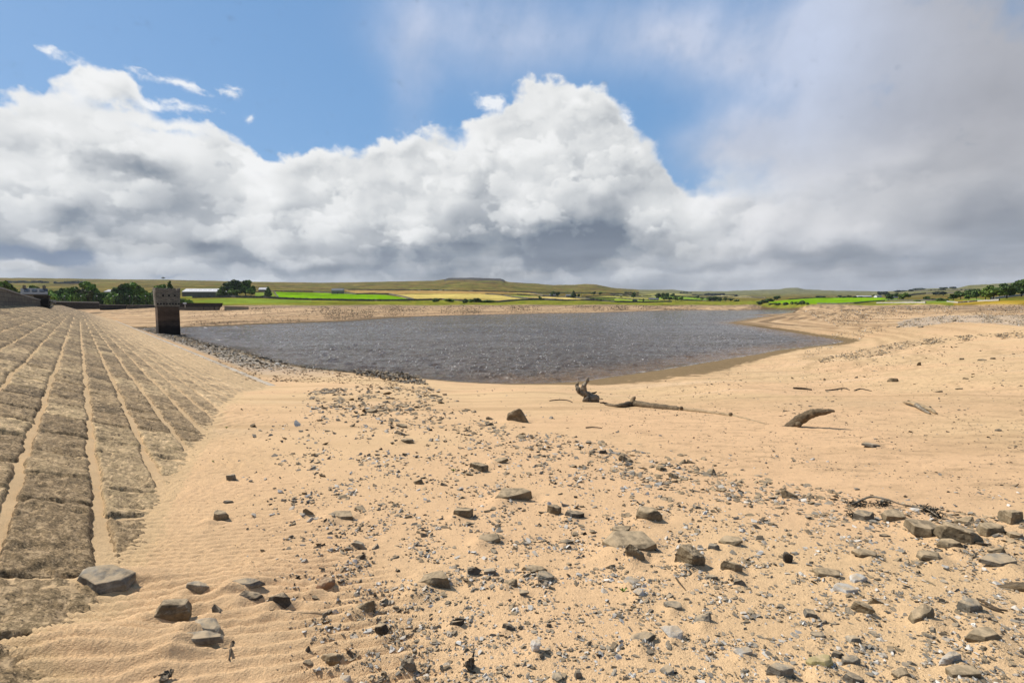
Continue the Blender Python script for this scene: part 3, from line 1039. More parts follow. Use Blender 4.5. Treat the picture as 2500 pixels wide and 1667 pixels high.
# ------------------------------------------------------------------ the stone face of the dam
def build_dam():
    cols = np.where((AZS > math.radians(-75)) & (AZS < math.radians(-8)))[0]
    rows = np.where(RAD < 330)[0]
    sl = np.ix_(rows, cols)
    x, y, p, a, zd, gzv, r = GX[sl], GY[sl], GP[sl], GAL[sl], ZD[sl], GZ[sl], GR[sl]
    W = .57
    wob = .05 * fbm(a * .55, p * .4, 3, seed=401) + .02 * fbm(a * 3, p * 3, 3, seed=402)
    q = (p + wob - .054) / W
    ci = np.floor(q); fq = q - ci
    L = 1.15
    s = a / L + _hash(ci.astype(int), ci.astype(int) * 0, 411) * 7 + .04 * fbm(a * 4, p * 4, 3, seed=403)
    k = np.floor(s); fs = s - k
    def jit(kk):
        return .30 * (_hash(kk.astype(int), ci.astype(int), 412) - .5) * 2
    b0 = jit(k); b1 = 1 + jit(k + 1)
    kk = np.where(fs < b0, k - 1, np.where(fs > b1, k + 1, k))
    lo = kk + jit(kk); hi = kk + 1 + jit(kk + 1)
    ds = np.minimum(s - lo, hi - s) * L
    dp = np.minimum(fq, 1 - fq) * W
    skew = .35 * (_hash(kk.astype(int), ci.astype(int), 413) - .5)
    jw = .012 + .022 * _hash(kk.astype(int), ci.astype(int), 414) + .04 * np.clip(p + 1.2, 0, 1.4) * (fbm(a * .7, p * 2, 3, seed=404) + .35)
    jw2 = .030 + .022 * _hash(kk.astype(int), ci.astype(int), 415)
    rag = .014 * fbm(x * 9, y * 9, 4, .55, seed=405)
    e = np.minimum(sst(dp + rag, jw * .3, jw + .028), sst(ds + rag * .6, jw2 * .4, jw2 + .02))
    h0 = _hash(kk.astype(int), ci.astype(int), 416)
    h1 = _hash(kk.astype(int), ci.astype(int), 417)
    # broken bedding: ledges facing the viewer, pitted skin
    t = fbm(x * 1.3 + h0 * 30, y * 3.2 + h1 * 30, 5, .50, seed=406) + .5 * (fs - .5) * (h0 - .5) * 2
    st = t * 4.0
    f0 = np.floor(st); led = f0 + sst(st - f0, .78, .95)
    led = led / 4.0
    pit = .55 * fbm(x * 24, y * 30, 5, .62, seed=407) + .8 * (.45 - sst(worley(x * 17 + .3 * t, y * 26, 418), .62, .12))
    blot = fbm(x * 4.5, y * 4.5, 4, .6, seed=408)
    flat = sst(p, -.5, 7)
    h = .016 + .010 * (h0 - .3) + .045 * led * (1 - .35 * flat) + .007 * pit * (1.2 - .6 * flat) + .010 * blot
    h = h - .046 * flat - .02 * sst(blot, .1, -.4)
    depth = (1 - e) * .085
    z = zd + h - depth
    keep = (p > DAM_TOP) & (p < DAM_TOE - .05) & (a > -2) & (a < DAM_END - 1)
    vis = keep & (z > gzv - .05)
    far = r > 45
    idx = -np.ones(x.shape, int)
    fq4 = vis[:-1, :-1] | vis[:-1, 1:] | vis[1:, 1:] | vis[1:, :-1]
    fq4 &= keep[:-1, :-1] & keep[:-1, 1:] & keep[1:, 1:] & keep[1:, :-1]
    use = np.zeros(x.shape, bool)
    use[:-1, :-1] |= fq4; use[:-1, 1:] |= fq4; use[1:, 1:] |= fq4; use[1:, :-1] |= fq4
    idx[use] = np.arange(use.sum())
    F = np.stack([idx[:-1, :-1], idx[:-1, 1:], idx[1:, 1:], idx[1:, :-1]], -1)[fq4]
    co = np.stack([x, y, np.maximum(z, gzv - .06)], -1)[use]
    me = mesh_np('stone_facing', co, F, True)
    base = np.array([.255, .172, .086]); dark = np.array([.045, .031, .016]); tan = np.array([.51, .355, .195]); olive = np.array([.26, .185, .095])
    C = base + (olive - base) * sst(h1 + .4 * blot, .3, .9)[..., None]
    C = C + (dark - C) * (sst(pit + .5 * blot, .0, -.45) * .75)[..., None]
    C = C + (dark - C) * (sst(h0, .72, .95) * .45)[..., None]
    dust = sst(.70 * flat + .18 * fbm(x * .8, y * .8, 3, seed=421) + .10 * (h1 - .5) - .25 * pit - .18 * (led - t) * 4, .05, .34) * (.35 + .55 * flat) 
    C = C + (tan - C) * np.clip(dust, 0, .93)[..., None]
    C = C + (tan - C) * (sst(fbm(x * 7, y * 12, 5, .7, seed=419) - .3 * pit, .10, .22) * .80 * sst(r, 30, 12))[..., None]
    C = C * (1 + .6 * (h1 - .5))[..., None]
    mot = fbm(x * 2.2, y * 4.5, 5, .7, seed=433)
    C = C * (1 + 1.5 * mot * sst(r, 4, 14))[..., None].clip(.3, 1.9)
    ledge_shade = np.exp(-(((st - f0) - .86) / .06) ** 2) * sst(fbm(x * 1.1, y * 1.1, 3, seed=431), -.2, .15) * (1 - .5 * flat)  # shadow under each ledge, painted dark into the slab colour along its riser
    C = C + (dark - C) * np.clip(ledge_shade * .8, 0, 1)[..., None]
    C = C + (np.array([.16, .11, .07]) - C) * (sst(r, 60, 170) * .35 * (fbm(a * .05, p * .4, 3, seed=425)[..., None][..., 0] + .6))[..., None]
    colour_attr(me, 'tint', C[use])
    float_attr(me, 'dust', np.clip(dust, 0, 1)[use])
    m, N, b = new_mat('gritstone_facing')
    P = pos(N)
    n2 = N.noise(P, 75, 4, .7)
    n3 = N.noise(P, 14, 4, .65)
    n4 = N.noise(N.v('MULTIPLY', P, (.7, 1.6, 1)), 28, 5, .75)
    fleck = N.sstep(N.add(N.mul(n2, .5), N.mul(n4, .5)), .53, .57)
    pitd = N.sstep(N.add(N.mul(n2, .4), N.mul(n4, .6)), .46, .42)
    tc = attr(N, 'tint').outputs['Color']
    clean = N.mad(attr(N, 'dust').outputs['Fac'], -.8, 1.0)
    pitd = N.mul(pitd, clean)
    tc = N.mix(N.mul(fleck, .55), tc, (.47, .33, .18))
    tc = N.mix(N.mul(pitd, .80), tc, (.028, .019, .010))
    c = N.v('SCALE', tc, scale=N.m('MAXIMUM', N.mad(N.sub(n2, .5), 1.2, N.mad(N.sub(n3, .5), 1.0, 1.05)), .25))
    N.l.new(c, b.inputs['Base Color'])
    b.inputs['Roughness'].default_value = .93
    b.inputs['Specular IOR Level'].default_value = .2
    bump(N, b, N.mad(n2, .5, n3), .006)
    root = tag(empty('dam', (0, 0, 0)), 'sloping dam face of weathered stone slabs in long courses, sand in the joints', 'dam')
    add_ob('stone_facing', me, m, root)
    # pale kerb along the toe
    A = np.arange(30, DAM_END - 30, .5)
    prof = [(-.24, -.3), (-.24, .10), (-.20, .13), (.20, .07), (.24, .03), (.24, -.5)]
    V = []; 
    for i, a_ in enumerate(A):
        dz = .02 * math.sin(a_ * 1.7) + .015 * math.sin(a_ * 4.1)
        for (u, w) in prof:
            X, Y = dam_xy(DAM_TOE + u, a_)
            V.append((X, Y, DAM_Z - DAM_S * DAM_TOE + w + dz))
    n = len(prof)
    Fk = [(i * n + j, i * n + j + 1, (i + 1) * n + j + 1, (i + 1) * n + j) for i in range(len(A) - 1) for j in range(n - 1)]
    mk = simple_mat('pale_kerb_stone', (.22, .17, .115), (.40, .33, .245), 1.2, 6, .9, .02, c3=(.50, .44, .35))
    add_ob('toe_kerb', mesh_np('toe_kerb', np.array(V), np.array(Fk)), mk, root)


# ------------------------------------------------------------------ water
def build_water():
    rw = [34.0]
    while rw[-1] < 900:
        q = rw[-1]
        rw.append(q * (1.0 + min(.0042 * (q / 45) ** .6, .012)))
    rw = np.array(rw)
    aw = np.linspace(math.radians(-48), math.radians(36), 1100)
    A, R = np.meshgrid(aw, rw)
    x, y = R * np.sin(A), R * np.cos(A)
    d = shore_dist(x, y)
    keepv = d < 5
    # wind waves running towards the lower left of the view
    calm = sst(d, 0, -5)
    w = 0
    rs = np.random.RandomState(5)
    wx = x + 1.2 * fbm(x * .12, y * .12, 3, seed=501); wy = y + 1.2 * fbm(x * .12, y * .12, 3, seed=502)
    for lam, amp, ang in ((3.1, .020, -72), (2.2, .020, -95), (1.5, .018, -60), (1.05, .014, -110), (.75, .010, -80)):
        kx, ky = math.cos(math.radians(ang)), math.sin(math.radians(ang))
        ph = (wx * kx + wy * ky) / lam * 2 * math.pi + 4 * fbm(x * .25, y * .25, 2, seed=int(lam * 10))
        s = np.sin(ph)
        w = w + amp * (1 - np.abs(np.sin(ph / 2))) * 2 * (.6 + .8 * fbm(x * .4 + lam, y * .4, 2, seed=int(lam * 20)))
    w = w - w.mean()
    w = w + .03 * fbm(x * 1.3, y * 2.2, 4, .6, seed=520) + .055 * fbm(x * .17, y * .26, 3, seed=521) * sst(R, 60, 160) + .035 * fbm(x * .42, y * .65, 3, seed=522)
    z = 2.4 * w * (.12 + .88 * calm)
    f4 = keepv[:-1, :-1] & keepv[:-1, 1:] & keepv[1:, 1:] & keepv[1:, :-1]
    use = np.zeros(x.shape, bool)
    use[:-1, :-1] |= f4; use[:-1, 1:] |= f4; use[1:, 1:] |= f4; use[1:, :-1] |= f4
    idx = -np.ones(x.shape, int); idx[use] = np.arange(use.sum())
    F = np.stack([idx[:-1, :-1], idx[:-1, 1:], idx[1:, 1:], idx[1:, :-1]], -1)[f4]
    me = mesh_np('water', np.stack([x, y, z], -1)[use], F, True)
    foam_glint = sst(d, -1.1, -.15) * sst(fbm(x * 1.2, y * 1.2, 4, .6, seed=530), -.05, .35)
    # lee shore on the right carries a pale line of foam
    px = px_of_az(A)
    foam_glint = foam_glint * np.interp(px, [300, 1000, 1350, 1450, 2100], [.3, .1, .1, .4, .7])
    glint_cap = sst(fbm(x * 3.2, y * 2.0, 4, .7, seed=540) + 1.5 * w, .30, .40) * sst(d, -2, -8)  # glints on the wave crests, painted as white flecks in the water colour
    foam_glint = np.maximum(foam_glint, glint_cap * .8)  # shore froth and painted glints share one mask
    shal = sst(d, -9, -1) * np.interp(px, [300, 1100, 1300, 2100], [.1, .2, 1, 1])
    float_attr(me, 'foam_glint', foam_glint[use]); float_attr(me, 'shallow', shal[use])
    m, N, b = new_mat('peaty_water')
    P = pos(N)
    sh = N.sep(P)
    # gusts of wind roughen the surface in patches
    gust = N.sstep(N.noise(N.v('MULTIPLY', P, (.5, 1, 1)), .05, 4, .6), .35, .65)
    q1 = N.noise(N.v('MULTIPLY', P, (1.0, .60, 1)), 1.5, 4, .66, .5)
    q2 = N.noise(N.v('MULTIPLY', P, (.7, 1.2, 1)), 6.0, 3, .6)
    q3 = N.noise(N.v('MULTIPLY', P, (.8, .5, 1)), .38, 3, .6)
    h = N.add(N.mul(q1, .5), N.mad(q3, 1.0, N.mul(q2, .13)))
    bn = bump(N, b, N.mul(h, N.mad(gust, .9, .55)), 1.5, 1.0)
    b.inputs['Base Color'].default_value = (.030, .018, .012, 1)
    N.l.new(N.mix(attr(N, 'foam_glint').outputs['Fac'], N.mix(attr(N, 'shallow').outputs['Fac'], (.085, .060, .040), (.18, .105, .048)), (.72, .70, .66)), b.inputs['Base Color'])
    b.inputs['Roughness'].default_value = .10
    b.inputs['IOR'].default_value = 1.333
    tag(add_ob('water', me, m), kind='structure')
# ------------------------------------------------------------------ masonry, buildings, walls
def at(px, py, Y):
    x, y, z = ray(px, py)
    return Vector((float(x / y * Y), float(Y), float(CAMZ + z / y * Y)))


class MB:
    """collects simple solids into one mesh"""

    def __init__(self):
        self.bm = bmesh.new()

    def box(self, x0, x1, y0, y1, z0, z1, bev=0.0, M=None):
        r = bmesh.ops.create_cube(self.bm, size=1.0)['verts']
        for v in r:
            v.co = Vector(((x0 + x1) / 2 + v.co.x * (x1 - x0), (y0 + y1) / 2 + v.co.y * (y1 - y0), (z0 + z1) / 2 + v.co.z * (z1 - z0)))
            if M is not None:
                v.co = M @ v.co
        if bev:
            es = list({e for v in r for e in v.link_edges})
            bmesh.ops.bevel(self.bm, geom=es, offset=bev, segments=1, affect='EDGES')
        return self

    def poly(self, pts):
        vs = [self.bm.verts.new(p) for p in pts]
        self.bm.faces.new(vs)
        return self

    def prism(self, outline, y0, y1):
        """outline in x, z; extruded along y"""
        a = [self.bm.verts.new((p[0], y0, p[1])) for p in outline]
        b = [self.bm.verts.new((p[0], y1, p[1])) for p in outline]
        n = len(a)
        self.bm.faces.new(a)
        self.bm.faces.new(b[::-1])
        for i in range(n):
            self.bm.faces.new((a[(i + 1) % n], a[i], b[i], b[(i + 1) % n]))
        return self

    def tube(self, pts, rads, sides=7):
        rings = []
        for i, (p, r) in enumerate(zip(pts, rads)):
            p = Vector(p)
            t = (Vector(pts[min(i + 1, len(pts) - 1)]) - Vector(pts[max(i - 1, 0)])).normalized()
            u = t.orthogonal().normalized() if i == 0 else (rings_u - t * rings_u.dot(t)).normalized()
            rings_u = u
            w = t.cross(u)
            rings.append([self.bm.verts.new(p + (u * math.cos(2 * math.pi * k / sides) + w * math.sin(2 * math.pi * k / sides)) * r) for k in range(sides)])
        for a, b in zip(rings[:-1], rings[1:]):
            for k in range(sides):
                self.bm.faces.new((a[k], a[(k + 1) % sides], b[(k + 1) % sides], b[k]))
        self.bm.faces.new(rings[0][::-1]); self.bm.faces.new(rings[-1])
        return self

    def build(self, name, mat, parent=None, loc=(0, 0, 0), rotz=0, smooth=False):
        bmesh.ops.recalc_face_normals(self.bm, faces=self.bm.faces[:])
        me = bpy.data.meshes.new(name)
        self.bm.to_mesh(me)
        self.bm.free()
        if smooth:
            for p in me.polygons:
                p.use_smooth = True
        return add_ob(name, me, mat, parent, loc, rotz)


def masonry(name, c1, c2, mortar, bw=.6, bh=.28, scale=1.0, dirt=True, bands=None):
    m, N, b = new_mat(name)
    P = N.n.new('ShaderNodeTexCoord').outputs['Object']
    x, y, z = N.sep(P)[0:3]
    nd = N.n.new('ShaderNodeTexBrick')
    N.put(nd.inputs['Vector'], N.comb(N.add(x, y), z, 0.0))
    for k, q in (('Color1', c1), ('Color2', c2), ('Mortar', mortar)):
        nd.inputs[k].default_value = (*q, 1)
    nd.inputs['Scale'].default_value = scale
    nd.inputs['Mortar Size'].default_value = .018
    nd.inputs['Brick Width'].default_value = bw
    nd.inputs['Row Height'].default_value = bh
    c = nd.outputs['Color']
    n = N.noise(P, 1.1, 6, .65)
    c = N.v('SCALE', c, scale=N.mad(n, 1.2, .35))
    if bands:
        f = N.ramp(N.mad(N.add(z, N.mul(N.sub(n, .5), .5)), 1 / bands[1], -bands[0] / bands[1]), bands[2])
        c = N.mix(1.0, c, f, 'MULTIPLY')
    N.l.new(c, b.inputs['Base Color'])
    b.inputs['Roughness'].default_value = .92
    b.inputs['Specular IOR Level'].default_value = .2
    bump(N, b, N.mad(nd.outputs['Fac'], -1.0, n), .03)
    return m


def build_masonry():
    stone = masonry('dark_gritstone', (.17, .145, .105), (.12, .10, .075), (.06, .05, .04))
    dark = masonry('black_gritstone', (.075, .06, .045), (.05, .042, .034), (.02, .02, .018))
    pale = simple_mat('pale_coping', (.30, .27, .22), (.46, .42, .35), 2.5, 5)
    black = simple_mat('dark_opening', (.006, .006, .006), (.012, .011, .010), 3)
    # ---- valve tower standing in the shallows
    R = at(441, 817, 111.5)
    v = Vector((-R.x, -R.y, 0)).normalized()
    lf = Vector((-v.y, v.x, 0)) * -1
    if lf.dot(Vector((-1, 0, 0))) < 0:
        lf = -lf
    ph = math.radians(8)
    nf = v * math.cos(ph) - lf * math.sin(ph)
    ax = -(lf * math.cos(ph) + v * math.sin(ph))          # along the front, towards image right
    rot = math.atan2(ax.y, ax.x)
    Wd = 3.95
    c = Vector((R.x, R.y, 0)) - ax * (Wd / 2) - nf * (Wd / 2)
    root = tag(empty('valve_tower', (c.x, c.y, 0), rot), 'tall square stone valve tower with battlements, standing at the water edge off the dam', 'tower')
    low = masonry('tower_shaft', (.20, .15, .11), (.16, .12, .09), (.10, .075, .055), .7, .32, bands=(-.5, 7.0, [
        (0, (.10, .10, .10)), (.26, (.11, .11, .12)), (.37, (.22, .22, .22)), (.385, (.60, .58, .55)), (.41, (.25, .24, .24)), (.44, (.55, .52, .5)), (.47, (.35, .33, .32)),
        (.60, (.75, .64, .55)), (.74, (.55, .46, .4)), (.9, (.80, .72, .64)), (1.0, (.35, .3, .27))]))
    h = Wd / 2
    mb = MB()
    mb.box(-h, h, -h, h, -2.5, 6.15)
    mb.build('shaft', low, root)
    up = masonry('tower_battlement', (.31, .27, .205), (.19, .165, .125), (.07, .06, .045), .6, .28)
    hb = h + .16
    mb = MB()
    mb.box(-h - .06, h + .06, -h - .06, h + .06, 6.16, 6.45)
    mb.box(-hb, hb, -hb, hb, 6.46, 7.0)
    # upper walls flare slightly
    ho = hb + .12
    for (a, b_) in ((-1, 1),):
        lo = [(-hb, -hb), (hb, -hb), (hb, hb), (-hb, hb)]
        hi = [(-ho, -ho), (ho, -ho), (ho, ho), (-ho, ho)]
        V0 = [mb.bm.verts.new((x, y, 7.0)) for x, y in lo]
        V1 = [mb.bm.verts.new((x, y, 9.75)) for x, y in hi]
        for i in range(4):
            mb.bm.faces.new((V0[i], V0[(i + 1) % 4], V1[(i + 1) % 4], V1[i]))
        mb.bm.faces.new(V1)
    mb.build('upper_storey', up, root)
    # merlons with rounded heads on the four sides
    n = 6
    wM = 2 * ho / n
    for side in range(4):
        M = Matrix.Rotation(side * math.pi / 2, 4, 'Z')
        for i in range(n):
            if i == 0 and side:
                pass
            x0 = -ho + i * wM + (.0 if i == 0 else .13)
            x1 = -ho + (i + 1) * wM - .13
            if i == n - 1:
                x1 = ho - .36
            q = MB()
            cx, rr = (x0 + x1) / 2, (x1 - x0) / 2
            outl = [(x0, 9.752), (x1, 9.752), (x1, 10.0)] + [(cx + rr * math.cos(t), 10.0 + rr * .75 * math.sin(t)) for t in (.5, 1.0, 1.57, 2.1, 2.6)] + [(x0, 10.0)]
            q.prism(outl, -ho, -ho + .35)
            for vv in q.bm.verts:
                vv.co = M @ vv.co
            q.build('merlon', up, root)
    for x in (-.9, .15, 1.2):
        q = MB(); q.box(x - .16, x + .16, -ho - .015, -hb + .3, 8.35, 8.75); q.build('vent_slot', black, root)
    for i in range(8):
        x = -1.9 + i * .54
        q = MB()
        q.prism([(x - .16, 6.62), (x + .16, 6.62), (x + .16, 6.80)] + [(x + .16 * math.cos(t), 6.80 + .16 * math.sin(t)) for t in (.6, 1.57, 2.5)] + [(x - .16, 6.80)], -hb - .02, -hb + .02)
        q.build('corbel_arch', black, root)
    for i in range(9):
        for dx in (0, .33):
            q = MB(); q.box(-ho - .16, -hb + .05, -hb + .35 + dx * 3, -hb + .62 + dx * 3, 6.9 + i * .30, 7.06 + i * .30, .02); q.build('quoin', pale, root)
    # ---- wing wall on the dam crest, with its pier
    P0, P1 = [], []
    pts = []
    for px, yt in ((-260, 650), (-120, 676), (0, 703), (30, 713), (60, 722), (93, 731.5)):
        k = float((px - 1250) / 1250)
        # on the crest line p = -5.1
        Y = -5.1 / (k * math.cos(PITCH) * 1.0 * DRX + DRY) if False else None
        X_, Y_, Z_ = ray(px, 745)
        t = -5.15 / (X_ * DRX + Y_ * DRY)
        t = float(min(max(t, 15), 90)) if t > 0 else 90.
        if px == 93:
            t = 78.0
        pts.append((float(X_ * t), float(Y_ * t), float(at(px, yt, Y_ * t).z)))
    mb = MB()
    for (xa, ya, za), (xb, yb, zb) in zip(pts[:-1], pts[1:]):
        n_ = Vector((yb - ya, xa - xb, 0)).normalized() * .3
        for s, k in ((1, 0), (-1, 0)):
            pass
        A, B = Vector((xa, ya, 0)), Vector((xb, yb, 0))
        def q(P, z, s): return (P.x + n_.x * s, P.y + n_.y * s, z)
        mb.poly([q(A, 5.2, 1), q(B, 5.2, 1), q(B, zb - .12, 1), q(A, za - .12, 1)])
        mb.poly([q(A, 5.2, -1), q(A, za - .12, -1), q(B, zb - .12, -1), q(B, 5.2, -1)])
        mb.poly([q(A, za - .12, 1), q(B, zb - .12, 1), q(B, zb - .12, -1), q(A, za - .12, -1)])
    root = tag(empty('wing_wall'), 'long sloping stone wing wall on the dam crest at the far left', 'wall')
    mb.build('masonry', masonry('wing_wall_stone', (.175, .15, .11), (.125, .105, .08), (.07, .06, .045), .9, .4), root)
    mb = MB()
    for (xa, ya, za), (xb, yb, zb) in zip(pts[:-1], pts[1:]):
        n_ = Vector((yb - ya, xa - xb, 0)).normalized() * .36
        A, B = Vector((xa, ya, 0)), Vector((xb, yb, 0))
        def q(P, z, s): return (P.x + n_.x * s, P.y + n_.y * s, z)
        mb.poly([q(A, za - .115, 1), q(B, zb - .115, 1), q(B, zb, 1), q(A, za, 1)])
        mb.poly([q(A, za - .115, -1), q(A, za, -1), q(B, zb, -1), q(B, zb - .115, -1)])
        mb.poly([q(A, za, 1), q(B, zb, 1), q(B, zb, -1), q(A, za, -1)])
    mb.build('coping', pale, root)
    P = at(104.5, 752, 79)
    root = tag(empty('gate_pier', (P.x, P.y, 5.6), math.radians(34)), 'squat black stone pier at the end of the wing wall', 'pier')
    mb = MB(); mb.box(-.8, .8, -.7, .7, -.6, 2.15); mb.build('pier_body', dark, root)
    mb = MB(); mb.box(-.88, .88, -.78, .78, 2.155, 2.42, .05); mb.build('pier_cap', dark, root)
    rs = random.Random(3)
    root = tag(empty('stone_heap', (at(125, 752, 80).x, 80, 6.25)), 'heap of pale squared stones beside the black pier', 'stone heap')
    for i in range(13):
        mb = MB()
        mb.box(-.19, .19, -.16, .16, -.11, .11, .03, Matrix.Translation((rs.uniform(-.5, .6), rs.uniform(-.4, .4), rs.uniform(-.1, 1.3))) @ Matrix.Rotation(rs.random() * 3, 4, 'Z'))
        mb.build('block', pale, root)

    # ---- walls round the far end of the reservoir
    def wall_seg(name, label, cat, px0, px1, yt0, yt1, Y0, Y1, zb, mat, cop=None, cop_h=.25, thick=.6, dashes=0, grp=None):
        a = at(px0, yt0, Y0); b_ = at(px1, yt1, Y1)
        d = Vector((b_.x - a.x, b_.y - a.y, 0)); L = d.length
        root = tag(empty(name, (a.x, a.y, 0), math.atan2(d.y, d.x)), label, cat, grp)
        mb = MB()
        ch = cop_h if cop else 0
        mb.prism([(0, zb), (L, zb), (L, b_.z - ch), (0, a.z - ch)], -thick / 2, thick / 2)
        mb.build('masonry', mat, root)
        if cop and not dashes:
            mb = MB(); mb.prism([(-.05, a.z - ch + .003), (L + .05, b_.z - ch + .003), (L + .05, b_.z), (-.05, a.z)], -thick / 2 - .08, thick / 2 + .08)
            mb.build('coping', cop, root)
        for i in range(dashes):
            t = (i + .5) / dashes
            z = a.z + (b_.z - a.z) * t
            mb = MB(); mb.box(t * L - L / dashes * .30, t * L + L / dashes * .30, -.33, .33, z - ch + .003, z, .02)
            mb.build('capstone', cop, root)
        return root
    wall_seg('parapet_wall', 'dark stone parapet with a row of pale capstones at the far end of the dam', 'wall', 133, 241, 735, 737, 226, 250, 4.6, dark, pale, .5, dashes=27)
    wall_seg('retaining_wall', 'low dark retaining wall under trees, right of the capped parapet', 'wall', 243, 308, 743, 744, 262, 270, 4.0, dark, pale, .22)
    wall_seg('retaining_wall', 'grey stone retaining wall left of the valve tower', 'wall', 310, 398, 744.5, 743.5, 270, 280, 4.2, stone, pale, .20)
    wall_seg('bank_wall', 'plain pale concrete bank wall right of the spillway', 'wall', 548, 607, 747, 748.5, 262, 265, 2.6, simple_mat('bank_concrete', (.30, .235, .155), (.40, .32, .21), .6, 6))
    # spillway
    a = at(441, 741, 262); b_ = at(543, 741, 262)
    L = b_.x - a.x
    root = tag(empty('spillway', (a.x, 262, 0)), 'long dark stone spillway with low arches at its foot, right of the valve tower', 'spillway')
    mb = MB(); mb.prism([(-12, 5.6), (L - .6, 5.6), (L, 7.35), (-12, 7.35)], -.4, .4); mb.build('parapet', dark, root)
    mb = MB(); mb.prism([(-12, 7.355), (L + .1, 7.355), (L + .1, 7.6), (-12, 7.6)], -.55, .55); mb.build('coping', dark, root)
    grey = simple_mat('spillway_render', (.10, .085, .065), (.16, .135, .10), .5, 6)
    mb = MB(); mb.prism([(-12, 1.5), (L - 3.2, 1.5), (L - 1.2, 5.595), (-12, 5.595)], -1.1, .6)
    mb.build('apron', grey, root)
    for i in range(5):
        x = 1.3 + i * 2.15
        mb = MB()
        mb.prism([(x - .62, 2.4), (x + .62, 2.4), (x + .62, 3.1)] + [(x + .62 * math.cos(t), 3.1 + .55 * math.sin(t)) for t in (.5, 1.05, 1.57, 2.1, 2.6)] + [(x - .62, 3.1)], -1.115, -.9)
        mb.build('arch_opening', black, root)
    for bx in (12.2, 17.6):
        mb = MB(); mb.box(bx, bx + .3, -1.35, -1.105, 2.6, 5.6); mb.build('buttress', dark, root)
    P = at(452, 751, 259)
    root = tag(empty('sign_post', (P.x, P.y, 5.2)), 'white notice board on a post beside the spillway parapet', 'sign')
    mb = MB(); mb.box(-.22, .22, -.05, .05, 0, 1.9); mb.build('post', pale, root)
    mb = MB(); mb.box(-1.0, .75, -.06, .06, 1.95, 2.6); mb.build('board', simple_mat('white_board', (.6, .62, .65), (.75, .77, .8), 2), root)
    # boundary fence in front of the trees
    root = tag(empty('wire_fence'), 'tall wire fence with white topped posts in front of the trees', 'fence')
    fm = simple_mat('fence_post', (.05, .05, .045), (.08, .08, .07), 3)
    wh = simple_mat('white_cap', (.6, .6, .58), (.7, .7, .68), 3)
    px = 118
    last = None
    while px < 392:
        P = at(px, 722.5, 268); 
        mb = MB(); mb.box(-.07, .07, -.07, .07, 5.2 - P.z, -.25); po = mb.build('post', fm, root, P)
        mb = MB(); mb.box(-.2, .2, -.2, .2, 0, .42, .06); mb.build('post_cap', wh, po, (0, 0, -.25))
        if last is not None:
            mb = MB()
            for dz in (-.5, -2.0, -3.4):
                mb.tube([last + Vector((0, 0, dz)), P + Vector((0, 0, dz))], [.035, .035], 4)
            mb.build('wire', fm, root)
        last = P
        px += 39.5


